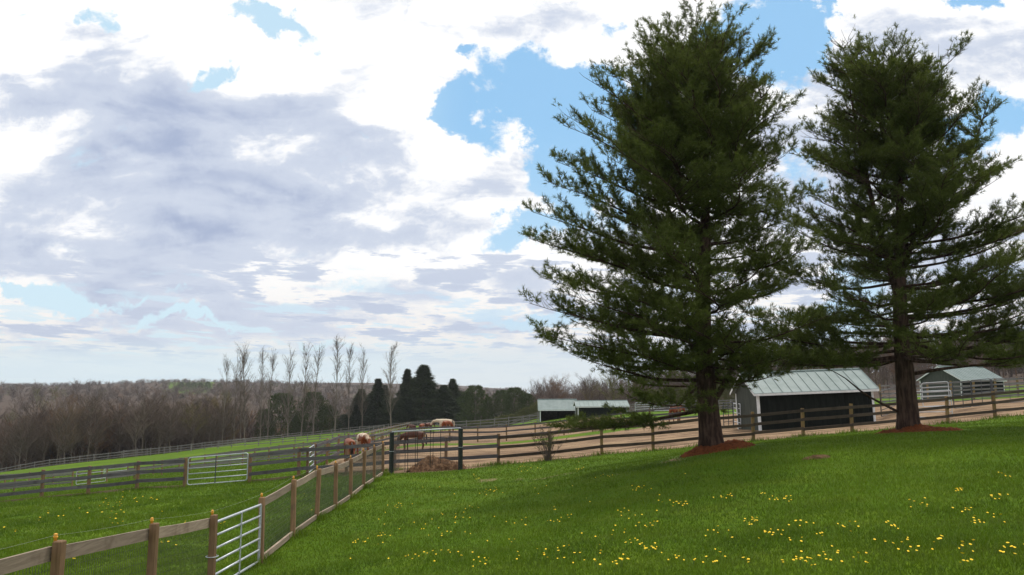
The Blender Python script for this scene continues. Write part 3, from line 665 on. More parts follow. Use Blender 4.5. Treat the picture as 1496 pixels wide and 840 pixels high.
def shed(label, loc, rz, tilt, L, D, he, hr, open_front=False, side_mat='siding_side', group=None, fr=.5):
    """local: x along the front, y into depth, front at y=0, origin at front-left corner"""
    root = empty('run_in_shed', loc, label=label, cat='shed', group=group); root.rotation_euler = (0, tilt, rz)
    t = .06; rid = D * fr
    mb = MB()
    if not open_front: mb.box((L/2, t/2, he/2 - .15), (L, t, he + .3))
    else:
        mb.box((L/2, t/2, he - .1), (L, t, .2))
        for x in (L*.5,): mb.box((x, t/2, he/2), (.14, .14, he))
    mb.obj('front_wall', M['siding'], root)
    mb = MB(); mb.box((L/2, D - t/2, he/2 - .15), (L, t, he + .3)); mb.obj('back_wall', M['siding' if not open_front else 'inside'], root)
    for x in (t/2, L - t/2):
        mb = MB(); x0, x1 = x - t/2, x + t/2; y0, y1 = t + .002, D - t - .002
        prof = [(y0,-.3),(y1,-.3),(y1,he),(rid,hr-.03),(y0,he)]
        vs_ = [(x0, a, b) for a, b in prof] + [(x1, a, b) for a, b in prof]; n = 5
        mb.add(vs_, [tuple(reversed(range(n))), tuple(range(n, 2*n))] + [(i, (i+1)%n, (i+1)%n + n, i + n) for i in range(n)])
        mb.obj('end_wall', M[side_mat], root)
    ov = .22; oe = .28
    for sgn, (y_e, y_r) in ((0, (-ov, rid)), (1, (D + ov, rid))):
        sl = (hr - he) / rid if sgn == 0 else (hr - he) / (D - rid)
        ze = he - sl * ov + .05; zr = hr + .05; mb = MB(); th = .03
        vs_ = [(-oe, y_e, ze), (L+oe, y_e, ze), (L+oe, y_r, zr), (-oe, y_r, zr)]
        vs_ += [(a, b, c - th) for a, b, c in vs_]
        mb.add(vs_, [(0,1,2,3),(7,6,5,4),(0,4,5,1),(1,5,6,2),(2,6,7,3),(3,7,4,0)])
        n = int(round((L + 2*oe) / .62))
        for k in range(n + 1):
            x = -oe + (L + 2*oe) * k / n; a = Vector((x, y_e, ze + .012)); b = Vector((x, y_r, zr + .012)); w_ = .018; hh = .03
            vs2 = [a+Vector((-w_,0,0)), a+Vector((w_,0,0)), b+Vector((w_,0,0)), b+Vector((-w_,0,0))]; vs2 += [q_ + Vector((0,0,hh)) for q_ in vs2]
            mb.add(vs2, [(4,5,6,7),(0,1,5,4),(1,2,6,5),(2,3,7,6),(3,0,4,7)])
        mb.obj('roof_panel', M['roof'], root)
    mb = MB(); mb.tube([(-oe, rid, hr+.07),(L+oe, rid, hr+.07)], .07, 6); mb.obj('ridge_cap', M['roof'], root)
    mb = MB(); sl = (hr-he)/rid; mb.box((L/2, -ov - .015, he - sl*ov - .045), (L + 2*oe, .03, .13)); mb.obj('fascia', M['trim'], root)
    for x in (-oe - .014, L + oe + .014):
        for (ya, yb, za, zb) in ((-ov, rid, he - sl*ov - .03, hr - .03), (rid, D+ov, hr - .03, he - sl*ov - .03)):
            mb = MB(); vs2 = []
            for xx in (x-.013, x+.013): vs2 += [(xx, ya, za-.05),(xx, yb, zb-.05),(xx, yb, zb+.09),(xx, ya, za+.09)]
            mb.add(vs2, [(3,2,1,0),(4,5,6,7),(0,1,5,4),(1,2,6,5),(2,3,7,6),(3,0,4,7)]); mb.obj('rake_trim', M['trim'], root)
    for (x, y) in ((.05, -.02), (L-.05, -.02), (-.012, D-.06), (L+.012, D-.06), (-.012, .06), (L+.012, .06)):
        mb = MB(); mb.box((x, y, he/2 - .17), (.13 if y == -.02 else .022, .035 if y == -.02 else .12, he + .1)); mb.obj('corner_trim', M['trim'], root)
    return root
sA = P(1110, 629, 48)
shed('large dark shed with pale green metal roof between the two pine trunks', (sA.x, sA.y, sA.z), R(4), R(-2.2), 7.25, 3.7, 2.3, 3.4)
sC = P(844.5, 616.5, 112)
shed('dark shed with white corners, second from the left, half hidden by the low pine bough', (sC.x, sC.y, sC.z), R(1), R(-.4), 7.0, 3.7, 2.2, 2.85)
sB = P(789, 617, 124)
shed('open-fronted shed with green roof at the far left of the three distant sheds', (sB.x, sB.y, sB.z), R(0), R(-.2), 5.6, 3.7, 2.05, 3.45, open_front=True)
sD = P(1406, 581, 95)
shed('far right green-roofed shed with its gable end in view, behind the corral panels', (sD.x, sD.y, sD.z), R(28), 0, 8.6, 5.4, 2.2, 3.75, side_mat='siding_side')

# ------------------------------------------------------------------ horses
def coat(name, c1, c2, sc=2.0):
    return simple(name, c1, c2, sc, .55, .35)
M['chestnut'] = coat('chestnut', (.17,.042,.010), (.23,.060,.014))
M['darkchest'] = coat('darkchest', (.060,.016,.007), (.095,.026,.010))
M['cream'] = coat('cream', (.50,.40,.28), (.62,.52,.38))
M['flaxen'] = coat('flaxen', (.52,.38,.26), (.62,.48,.34))
M['darkhair'] = coat('darkhair', (.02,.012,.01), (.04,.022,.016))
M['pinto'] = simple('pinto', (.19,.050,.014), (.60,.48,.36), 1.6, .55, .35, lo=.52, hi=.55, detail=2)
dg = bpy.context.evaluated_depsgraph_get
def horse_mesh(pose):
    V = []; E = []; Rr = []
    def v_(x, y, z, r): V.append((x, y, z)); Rr.append(r); return len(V) - 1
    pel = v_(-.55,0,1.22,.27); mid = v_(0,0,1.17,.29); ch = v_(.48,0,1.16,.28); wi = v_(-.20,0,1.18,.28)
    but = v_(-.76,0,1.16,.20)
    E += [(pel, wi), (wi, mid), (mid, ch), (pel, but)]
    if pose == 'graze': nk = [(.78,1.08,.19),(1.0,.80,.14),(1.17,.52,.115),(1.24,.40,.11),(1.29,.24,.085),(1.33,.08,.06)]
    elif pose == 'low': nk = [(.76,1.25,.19),(1.05,1.22,.14),(1.32,1.15,.115),(1.42,1.10,.11),(1.55,.92,.085),(1.65,.76,.06)]
    else: nk = [(.72,1.34,.19),(.92,1.56,.14),(1.10,1.76,.11),(1.19,1.79,.11),(1.36,1.64,.085),(1.49,1.50,.062)]
    pr = ch
    for i, (x, z, r) in enumerate(nk):
        k = v_(x, 0, z, r); E.append((pr, k)); pr = k
        if i == 2: poll = k
    px_, pz_, _ = nk[2]
    for s_ in (-1, 1):
        e1 = v_(px_ + .0, s_*.06, pz_ + .10, .028); e2 = v_(px_ + .01, s_*.075, pz_ + .20, .010); E += [(poll, e1), (e1, e2)]
    for k_, s_ in enumerate((-1, 1)):
        o_ = .10 if s_ > 0 else -.04
        a = v_(.50, s_*.16, .98, .13); b = v_(.48+o_*.3, s_*.17, .80, .085); c = v_(.50+o_, s_*.16, .48, .056); d = v_(.48+o_, s_*.16, .14, .040); e = v_(.52+o_, s_*.16, .035, .058)
        E += [(ch, a), (a, b), (b, c), (c, d), (d, e)]
        o_ = -.10 if s_ > 0 else .05
        a = v_(-.58, s_*.16, 1.02, .19); b = v_(-.50+o_*.4, s_*.18, .80, .125); c = v_(-.76+o_, s_*.17, .50, .062); d = v_(-.70+o_, s_*.17, .14, .042); e = v_(-.66+o_, s_*.17, .035, .060)
        E += [(pel, a), (a, b), (b, c), (c, d), (d, e)]
    me = bpy.data.meshes.new('horse_body'); me.from_pydata(V, E, []); o = bpy.data.objects.new('tmp', me); COL.objects.link(o)
    md = o.modifiers.new('s', 'SKIN'); 
    if not me.skin_vertices: 
        bpy.context.view_layer.update()
    sv = me.skin_vertices[0].data
    for i, r in enumerate(Rr): sv[i].radius = (r, r * 1.0); sv[i].use_root = (i == 0)
    m2 = o.modifiers.new('u', 'SUBSURF'); m2.levels = 2; m2.render_levels = 2
    bpy.context.view_layer.update(); g_ = bpy.context.evaluated_depsgraph_get(); res = bpy.data.meshes.new_from_object(o.evaluated_get(g_))
    bpy.data.objects.remove(o); res.polygons.foreach_set('use_smooth', [True]*len(res.polygons)); res.name = 'horse_body'
    # mane
    mb = MB(); pth = [Vector((x, 0, z)) for x, z, r in nk[:4]]; rr_ = [r for x, z, r in nk[:4]]
    for i in range(3):
        a, b = pth[i], pth[i+1]; d = (b - a).normalized(); up = Vector((-d.z, 0, d.x)); 
        if up.z < 0 and pose != 'graze': up = -up
        for k in range(9):
            q_ = a.lerp(b, k/9) + up * rr_[i] * .92; 
            for s_ in (-1, 1):
                e = q_ + Vector((random.uniform(-.03,.03), s_*random.uniform(.08,.15), -random.uniform(.10,.24)))
                mb.tube([q_, (q_ + e)/2 + up*.03 + Vector((0, s_*.04, 0)), e], [.022, .02, .006], 4)
    mane = mb.mesh('mane', True)
    mb = MB()
    for k in range(14):
        y = random.uniform(-.05, .05); x = random.uniform(-.04, .04)
        mb.tube([(-.90,0,1.26),(-1.0+x*.5,y*.6,1.12),(-1.03+x,y,.85),(-1.0+x*1.5,y*1.6,.42+random.uniform(-.05,.15))], [.025,.03,.028,.008], 5)
    tail = mb.mesh('tail', True)
    return res, mane, tail
HM = {k: horse_mesh(k) for k in ('graze', 'low', 'stand')}
def horse(label, px, d, face, pose, body, hair, sc=1.0, group=None, py=640):
    x, y = XY(px, d, py); root = empty('horse', (x, y, gz(x, y)), R(face), label=label, cat='horse', group=group); root.scale = (sc,)*3
    for nm, me, m in zip(('body', 'mane', 'tail'), HM[pose], (M[body], M[hair], M[hair])):
        me2 = me.copy(); me2.materials.clear(); me2.materials.append(m)
        link(nm, me2, None, root)
# facing: 0 = right (+X), 180 = left, 90 = away
horse('chestnut horse with a dark tail, left one of the close pair behind the grey fence', 510, 43.2, 110, 'low', 'chestnut', 'darkhair', .90, py=668)
horse('chestnut and white horse with a pale mane, right one of the close pair', 530, 45.2, -66, 'low', 'pinto', 'flaxen', .93, py=668)
horse('dark chestnut horse grazing behind the compost pen', 603, 50, 168, 'graze', 'darkchest', 'darkhair', .88, py=660)
horse('small far chestnut horse, leftmost of the three distant dark horses', 602, 108, 130, 'low', 'darkchest', 'darkhair', .85)
horse('small far chestnut horse, middle of the three distant dark horses', 616, 106, 75, 'low', 'chestnut', 'darkhair', .85)
horse('small far dark horse, right one of the three distant dark horses', 626, 107, 60, 'low', 'darkchest', 'darkhair', .88)
horse('cream white horse with its head down at the far side of the paddock', 650, 94, 176, 'low', 'cream', 'cream', 1.05)
horse('chestnut horse standing in front of the cream white horse', 653, 92, 60, 'graze', 'chestnut', 'chestnut', .95)
horse('lone bright chestnut horse left of the big pine trunk, far across the paddock', 988, 71, 48, 'low', 'chestnut', 'chestnut', 1.0)

# ------------------------------------------------------------------ pines
def unit(a): return a / np.maximum(np.linalg.norm(a, axis=-1, keepdims=True), 1e-9)
def tufts_mesh(name, pos, dirs, k, length, width, rg, spread=.75, flat=0.0):
    n = len(pos); D = np.repeat(dirs, k, 0); B = np.repeat(pos, k, 0)
    rnd = unit(rg.normal(size=(n*k, 3))); d = unit(D + rnd * spread * rg.uniform(.4, 1.25, (n*k, 1)))
    L = length * rg.uniform(.65, 1.15, (n*k, 1))
    sidev = unit(np.cross(d, unit(rg.normal(size=(n*k, 3))))) * width * .5
    B = B + D * length * rg.uniform(-.5, .35, (n*k, 1))
    V = np.empty((n*k, 3, 3)); V[:, 0] = B - sidev; V[:, 1] = B + sidev; V[:, 2] = B + d * L
    V = V.reshape(-1, 3); Fc = np.arange(n*k*3).reshape(-1, 3)
    return npmesh(name, V, Fc)
def pine(label, base, H, prof, trunk_r, seed, leaders=(), extra=(), dens=1.0, limb0=2.0, lean=(0, 0), name='pine_tree', needle='needle', flare=1.25):
    """prof: list of (height_m, left_m, right_m)"""
    rg = np.random.default_rng(seed); rr = random.Random(seed)
    root = empty(name, base, label=label, cat='tree')
    hs = [q_[0] for q_ in prof]; Ls = [q_[1] for q_ in prof]; Rs = [q_[2] for q_ in prof]
    def ext(h, az):
        l, r = np.interp(h, hs, Ls), np.interp(h, hs, Rs); c = math.cos(az)
        side = r if c > 0 else l; fb = .5 * (l + r) * .92
        return math.sqrt((side * c) ** 2 + (fb * math.sin(az)) ** 2)
    HT = hs[-1]
    def axis(h): t = h / H; return Vector((lean[0]*t + .10*math.sin(h*.7+seed), lean[1]*t + .08*math.cos(h*.6), h))
    tb = MB(); n = 26
    rad = [trunk_r * (max(0.02, (1 - (i/n))) ** 1.1) * (1 + (flare-1) * math.exp(-i/n*H/.28)) for i in range(n + 1)]
    tb.tube([axis(H*i/n) - Vector((0,0,.2 if i == 0 else 0)) for i in range(n+1)], rad, 14)
    tb.obj('trunk', M['bark'], root, smooth=True)
    br = MB(); pos = []; dr = []
    def limb(p0_, az, L, rise, r0, droop=.0, leafstart=.35, k=1.0, upt=.22):
        d0 = Vector((math.cos(az), math.sin(az), 0)); pts_ = []; n = 9
        wob = rr.uniform(-.25, .25)
        for i in range(n + 1):
            t = i / n; a2 = az + wob * t + .12*math.sin(t*7+az)
            z = rise * L * t - droop * L * math.sin(t * math.pi * .8) + upt * L * t ** 3
            q_ = p0_ + Vector((math.cos(a2)*L*t, math.sin(a2)*L*t, z)); pts_.append(q_)
        radl = [max(.008, r0 * (1 - t / n) ** .9) for t in range(n + 1)]
        br.tube(pts_, radl, 6, False)
        # laterals: plumes of short upturned shoots, mostly level, some rising off the top of the limb
        s_ = leafstart * L; side = 1
        while s_ < L:
            t = s_ / L; fi = min(n - 1, int(t * n)); ft = t * n - fi; q_ = pts_[fi].lerp(pts_[fi+1], ft); dl = (pts_[fi+1] - pts_[fi]).normalized()
            ll = (.46 + .38 * L * (1 - t) * rr.uniform(.3, 1.3)) if t < .97 else .45
            ll = min(ll, 1.9)
            ang = R(rr.uniform(25, 75)) * side; side = -side; up_ = rr.uniform(-.12, .35)
            if upt > .03 and rr.random() < .30: up_ = rr.uniform(.5, 1.4); ll *= .62
            dv = (Matrix.Rotation(ang, 3, 'Z') @ dl) + Vector((0, 0, up_)); dv.normalize()
            m_ = max(2, int(ll / .10)); e = q_ + dv * ll + Vector((0,0,.10*ll))
            br.tube([q_, (q_+e)/2 - Vector((0,0,.03)), e], [max(.006,.013*ll), .007, .004], 3, False)
            cl = math.sin(q_.x*2.6+seed)*math.sin(q_.y*2.4+1)*math.sin(q_.z*3.0+seed*.7)
            for j in range(m_ + 1):
                tt = (j + rr.uniform(0, .7)) / (m_ + .5)
                if tt < .12: continue
                c = q_.lerp(e, min(tt, 1.0))
                for sg in (-1, 1, 0):
                    if rr.random() > (.74 + 1.6*cl) * k: continue
                    tv = (Matrix.Rotation(sg * R(rr.uniform(15, 75)), 3, 'Z') @ dv) + Vector((rr.uniform(-.35,.35), rr.uniform(-.35,.35), rr.uniform(-.45, .95))); tv.normalize()
                    tl = rr.uniform(.03, .26)
                    pos.append(c + tv * tl); dr.append(tv)
            s_ += rr.uniform(.09, .17) / dens
    h = limb0
    while h < H - .25:
        t = h / H; nl = rr.choice([4, 5, 6]); a0 = rr.uniform(0, 6.28)
        for i in range(nl):
            az = a0 + i * 2*math.pi/nl + rr.uniform(-.35, .35); hh = h + rr.uniform(-.16, .16)
            rise = lerp(-.06, .75, max(0, (t - .15)) ** 1.25) + rr.uniform(-.16, .20); ex0 = ext(hh, az)
            for _ in range(4): ex0 = .5 * ex0 + .5 * ext(min(HT, hh + max(0, rise + .12) * ex0), az)
            ex = ex0 * 1.05 * rr.choice([.5, .72, .88, .96, 1.02, 1.10]) * (.90 + .14*math.sin(hh*2.2 + az*2 + seed))
            if ex < .25: ex = .25
            L = ex / math.sqrt(1 + .3 * rise * rise)
            if rr.random() < .07 and t < .7: continue
            limb(axis(hh), az, L, rise, max(.010, .012 + .010 * L), droop=rr.uniform(.0,.12)*(1-t), leafstart=lerp(.42, .08, min(1, t*1.2))*rr.uniform(.7,1.25) if L > 1.2 else .1, k=1.0, upt=rr.uniform(.0,.22))
        h += rr.uniform(.34, .58) * lerp(1.38, .68, min(1, t*1.25))
    for (x0, y0, z0, x1, y1, z1, r0, HH, w_) in leaders:      # secondary leaders with their own crown
        A_ = Vector((x0, y0, z0)); B_ = Vector((x1, y1, z1)); 
        mpts = [A_.lerp(B_, i/6) + Vector((.25*(B_.x-A_.x)*math.sin(i/6*math.pi)*.6, 0, 0)) for i in range(7)]
        tb2 = MB(); tb2.tube(mpts, [max(.015, r0*(1-i/6.5)) for i in range(7)], 8); tb2.obj('leader', M['bark'], root, smooth=True)
        for i in range(HH):
            t = (i + 1.0) / HH; q_ = mpts[min(5, int(t*6*.999))].lerp(mpts[min(6, int(t*6*.999)+1)], (t*6*.999) % 1)
            for kk in range(4):
                az = rr.uniform(0, 6.28); L = w_ * (1.05 - .75 * t) * rr.uniform(.6, 1.1); limb(q_, az, L, .3 + .4*t, .02 + .008*L, 0, .15, 1.0)
    for (h_, az, L, rise, dp, r0, ls, ut) in extra:
        limb(axis(h_), R(az), L, rise, r0, dp, ls, 1.0, ut)
    br.obj('branches', M['bark'], root, smooth=True)
    me = tufts_mesh('foliage', np.array([tuple(q_) for q_ in pos]), np.array([tuple(q_) for q_ in dr]), 15, .15, .017, rg, 1.35)
    link('foliage', me, M[needle], root)
    open("/tmp/tufts.txt","a").write(str(len(pos))+"\n")
    return root
def prof_px(base, d, rows, tx):
    """rows (py, left px, right px) -> heights & half-widths in metres"""
    res = []
    for py, l, r in rows:
        q_ = P(tx, py, d); res.append((q_.z - base.z, (tx - l) / F * d, (r - tx) / F * d))
    return sorted(res)
b1 = Vector((T1.x, T1.y, gz(T1.x, T1.y)))
rows1 = [(2,1034,1044),(12,1008,1075),(30,975,1112),(60,940,1125),(95,890,1165),(130,862,1175),(170,822,1178),(215,850,1168),(262,812,1180),(300,840,1190),(335,778,1195),(375,768,1195),(420,800,1185),(450,795,1170),(490,835,1170),(530,822,1165),(565,818,1120),(590,860,1090)]
pf1 = prof_px(b1, 25, rows1, 1038)
H1 = P(1038, 4, 25).z - b1.z - 1.6
pine('tall dense pine on the left, its top reaching the upper edge of the picture', b1, H1, pf1, .37, 21, limb0=2.1,
     leaders=[(.05,.0,1.4, 1.2,.3,3.6,.13,3,1.3), (-.2,.2,6.0,-1.9,.3,10.8,.10,9,1.6),(.0,.0,9.4,.75,.1,H1-.2,.07,7,.85),(-.05,.1,9.0,-.85,.2,H1-.55,.07,8,.95),(.1,.0,7.6,2.0,-.2,11.4,.08,8,1.3),(-.1,-.1,7.4,-2.5,-.3,11.2,.08,8,1.3)],
     extra=[(1.30,188,4.7,-.13,.03,.07,.36,.02),(1.35,195,4.3,-.15,.03,.05,.5,.02),(2.6,225,4.5,.02,.05,.06,.35,.1),(3.3,255,4.2,.04,.04,.06,.3,.12),(4.2,262,4.4,.06,.04,.06,.3,.12),(3.8,215,5.2,.08,.04,.06,.3,.1),(3.0,285,3.6,.04,.04,.05,.3,.1),(5.0,240,4.6,.12,.04,.06,.3,.1),(3.0,205,5.2,.06,.05,.07,.35,.1),(3.2,240,4.6,.05,.05,.06,.3,.1),(3.6,190,5.6,.08,.02,.07,.35,.1),(4.6,179,5.3,.12,.03,.06,.3,.1),(5.4,184,5.6,.16,.03,.06,.3,.1),(6.2,174,5.6,.20,.03,.06,.25,.1),(6.9,188,5.2,.24,.03,.055,.25,.12),(7.6,180,4.9,.30,.02,.05,.2,.12),(8.4,172,4.6,.42,.0,.05,.2,.1),(9.2,190,4.1,.5,.0,.045,.2,.1),(2.3,8,2.6,.02,.08,.06,.5,.1),(2.2,200,4.6,.08,.04,.07,.4,.1),(2.6,182,5.0,.10,.06,.07,.4,.1),(2.5,250,3.5,.03,.08,.06,.4,.1)])
b2 = Vector((T2.x, T2.y, gz(T2.x, T2.y)))
rows2 = [(40,1312,1330),(52,1280,1365),(70,1235,1385),(95,1205,1395),(130,1195,1425),(170,1178,1430),(210,1172,1445),(255,1170,1475),(300,1165,1490),(340,1165,1500),(380,1150,1510),(420,1140,1520),(460,1120,1540),(500,1130,1560),(540,1160,1540),(565,1230,1480)]
pf2 = prof_px(b2, 27, rows2, 1318)
H2 = P(1318, 66, 27).z - b2.z - .95
pine('broad forked pine on the right, its long boughs sweeping out of the picture', b2, H2, pf2, .36, 33, limb0=2.6, lean=(.30, 0),
     leaders=[(-.05,0,4.8,-1.35,.1,P(1262,42,27).z - b2.z - .7,.13,14,1.5), (.3,.1,5.6,1.9,.2,11.6,.09,9,1.5), (1.2,.3,7.2,3.6,.0,P(1462,130,27).z - b2.z - .5,.07,7,.9),(.3,.0,9.0,1.15,.1,H2-.2,.07,7,1.0),(.2,.1,8.6,-.35,.2,H2-.1,.07,7,.9)],
     extra=[(.55,181,3.7,.52,.0,.050,.86,.0),(1.95,4,4.7,.03,-.05,.08,.74,.05),(2.7,-8,5.4,.16,.05,.09,.4,.1),(3.9,-3,5.6,.2,.05,.08,.35,.1),(4.8,6,5.4,.25,.03,.07,.35,.1),(3.2,5,5.2,.20,.05,.08,.4,.1),(5.6,2,4.6,.25,.05,.06,.3,.1),(2.6,185,4.4,.02,.08,.07,.4,.1),(3.4,176,4.6,.08,.04,.06,.35,.1),(3.3,-25,5.0,.08,.04,.07,.3,.1),(4.3,-18,5.6,.12,.04,.07,.28,.1),(3.0,188,5.0,.0,.04,.06,.35,.1),(2.6,180,5.4,-.04,.03,.06,.4,.03),(2.5,196,5.3,-.05,.03,.06,.4,.03),(2.8,168,4.6,-.03,.03,.06,.4,.04),(3.9,10,5.8,.14,.04,.07,.28,.1),(5.8,-6,5.0,.22,.03,.06,.25,.1),(3.6,250,3.8,.05,.04,.05,.3,.1)])

# ------------------------------------------------------------------ bare trees
def bare_tree_arrays(seed, H, crown_w, style='round', n_br=26, tw=7, tr=.16):
    rr = random.Random(seed); tb = MB(); tri = []
    lean = rr.uniform(-.04, .04)
    top = .93 if style == 'poplar' else rr.uniform(.55, .8)
    ax = lambda t: Vector((lean*H*t + .12*math.sin(t*6+seed), .1*math.cos(t*5+seed), H*t))
    tb.tube([ax(top*i/7) for i in range(8)], [max(.02, tr*(1-i/7.6)) for i in range(8)], 5, False)
    def blade(a, b, w):
        d = b - a; s_ = Vector((rr.uniform(-1,1), rr.uniform(-.4,.4), rr.uniform(-.3,.3))).cross(d)
        if s_.length < 1e-6: return
        s_ = s_.normalized() * w * .5; tri.append((a - s_, a + s_, b))
    for i in range(n_br):
        t0 = (rr.uniform(.16, .95) if style == 'poplar' else rr.uniform(.3, 1.0)) * top
        az = rr.uniform(0, 6.283); p_ = ax(t0)
        if style == 'poplar':
            L = crown_w * (1.15 - t0 / top * .55) * rr.uniform(.7, 1.5); el = R(rr.uniform(55, 76)); L = min(L*2.2, H*(1-t0)*1.05+.6)
        else:
            L = crown_w * rr.uniform(.6, 1.15) * (1.1 - .4*t0); el = R(rr.uniform(22, 68))
        dv = Vector((math.cos(az)*math.cos(el), math.sin(az)*math.cos(el), math.sin(el)))
        mid = p_ + dv * L * .5; e = mid + (dv + Vector((0, 0, .35))).normalized() * L * .5
        r0 = tr * .36
        tb.tube([p_, mid, e], [r0, r0*.6, r0*.2], 3, False)
        for k in range(tw):
            t = rr.uniform(.25, 1.0); a = p_.lerp(mid, t*2) if t < .5 else mid.lerp(e, t*2-1)
            d2 = (dv + Vector((rr.uniform(-.8,.8), rr.uniform(-.8,.8), rr.uniform(-.1,.9)))).normalized(); l2 = L * rr.uniform(.22, .48)
            b = a + d2 * l2; blade(a, b, .045)
            for j in range(4):
                c = a.lerp(b, rr.uniform(.3, 1)); d3 = (d2 + Vector((rr.uniform(-.9,.9), rr.uniform(-.9,.9), rr.uniform(-.2,.8)))).normalized(); blade(c, c + d3 * l2 * rr.uniform(.4, .8), .03)
    return tb, np.array([[tuple(a) for a in t_] for t_ in tri])
def bark_far(name, c1, c2):
    m, nt, b = new_mat(name)
    oi = nt.new('ShaderNodeObjectInfo').outputs['Random']
    c = nt.mix(nt.ramp(oi, 0, 1, 0, 1, False), c1, c2)
    geo = nt.new('ShaderNodeNewGeometry').outputs['Position']; n = nt.noise(geo, .7, 3)
    c = nt.mix(nt.math('MULTIPLY', n, .5), c, (.075,.055,.045)); nt.put(b.inputs['Base Color'], c); b.inputs['Roughness'].default_value = .95; b.inputs['Specular IOR Level'].default_value = .1
    return m
M['bark_grey'] = bark_far('bark_grey', (.125,.10,.085), (.19,.155,.13))
M['bark_pale'] = bark_far('bark_pale', (.20,.165,.135), (.26,.22,.185))
M['twig_grey'] = bark_far('twig_grey', (.115,.088,.074), (.165,.122,.098))
M['twig_red'] = bark_far('twig_red', (.17,.075,.040), (.19,.10,.05))
M['twig_green'] = bark_far('twig_green', (.13,.12,.03), (.16,.13,.04))
M['twig_tan'] = bark_far('twig_tan', (.18,.12,.075), (.20,.15,.10))
def tree_meshes(seed, **k):
    tb, tri = bare_tree_arrays(seed, **k)
    return tb.mesh('trunk', True), npmesh('crown', tri.reshape(-1, 3), np.arange(len(tri)*3).reshape(-1, 3)), tb, tri
PV = [tree_meshes(100+i, H=26, crown_w=1.7, style='poplar', n_br=46, tw=8, tr=.19) for i in range(5)]
RV = [tree_meshes(200+i, H=15, crown_w=5.0, style='round', n_br=30, tw=9, tr=.17) for i in range(7)]
def inst_tree(name, label, V, x, y, sc, rz, tm, cm, group, zoff=-.3, sxy=1.0):
    root = empty(name, (x, y, gz(x, y) + zoff), rz, label=label, cat='tree', group=group); root.scale = (sc*sxy, sc*sxy, sc)
    for nm, me, m in (('trunk', V[0], tm), ('crown', V[1], cm)):
        o = bpy.data.objects.new(nm, me); COL.objects.link(o); o.parent = root
        if not me.materials: me.materials.append(None)
        o.material_slots[0].link = 'OBJECT'; o.material_slots[0].material = m
    return root
pop = [(326,520,.8),(343,512,.9),(352,512,.8),(358,495,1.15),(381,510,.9),(391,512,1.1),(421,503,1.0),(441,500,1.0),(457,499,1.1),(490,493,1.2),(509,503,.8),(529,503,.95),(571,500,1.3)]
ordn = ['first','second','third','fourth','fifth','sixth','seventh','eighth','ninth','tenth','eleventh','twelfth','thirteenth']
for i, (px, ty, w_) in enumerate(pop):
    d = float(np.interp((px-748)/F, az_k, d_k)) + 6 + (i % 3) * 2; x, y = XY(px, d); top = P(px, ty, d).z; sc = (top - gz(x, y)) / 25.2
    inst_tree('poplar_tree', 'tall narrow leafless poplar on the skyline, %s from the left in its row' % ordn[i], PV[i % 5], x, y, sc, random.uniform(0, 6.28), M['bark_pale'], M['bark_grey'], 'bare poplars in a row', sxy=w_)

# wood edge trees, individual
cnt = 0; gid = 'bare trees at the edge of the wood'
lab_g = {'twig_grey': 'bare grey-brown tree at the edge of the leafless wood', 'twig_red': 'bare tree with rusty red buds in the leafless wood',
         'twig_green': 'tree with fresh yellow-green buds in the leafless wood', 'twig_tan': 'bare tan-twigged tree in the leafless wood'}
grp_g = {'twig_grey': 'grey-brown bare trees at the wood edge', 'twig_red': 'rusty-budded trees in the wood', 'twig_green': 'yellow-green budding trees in the wood', 'twig_tan': 'tan bare trees in the wood'}
for i in range(150):
    if i < 118: px = -30 + i * 3.15 + random.uniform(-4, 4)
    else: px = 800 + (i - 118) * 24 + random.uniform(-10, 10)
    az = (px - 748) / F; db = float(np.interp(az, az_k, d_k)) + random.uniform(5, 26) + (22 if i >= 118 else 0)
    x, y = XY(px, db)
    m_ = random.choices(['twig_grey', 'twig_red', 'twig_green', 'twig_tan'], [.74, .08, .07, .11])[0]
    if px < 40: m_ = random.choice(['twig_red', 'twig_grey'])
    if 205 < px < 245: m_ = 'twig_green' if random.random() < .6 else m_
    sc = random.uniform(.6, 1.02) * (1.0 if i < 118 else .75)
    if i >= 118: inst_tree('bare_tree', lab_g[m_].replace('at the edge of the leafless wood', 'on the slope behind the sheds').replace('in the leafless wood', 'on the slope behind the sheds'), RV[i % 7], x, y, sc, random.uniform(0, 6.28), M['bark_grey'], M[m_], grp_g[m_].split(' ')[0] + ' trees behind the sheds'); continue
    inst_tree('bare_tree', lab_g[m_], RV[i % 7], x, y, sc, random.uniform(0, 6.28), M['bark_grey'], M[m_], grp_g[m_])

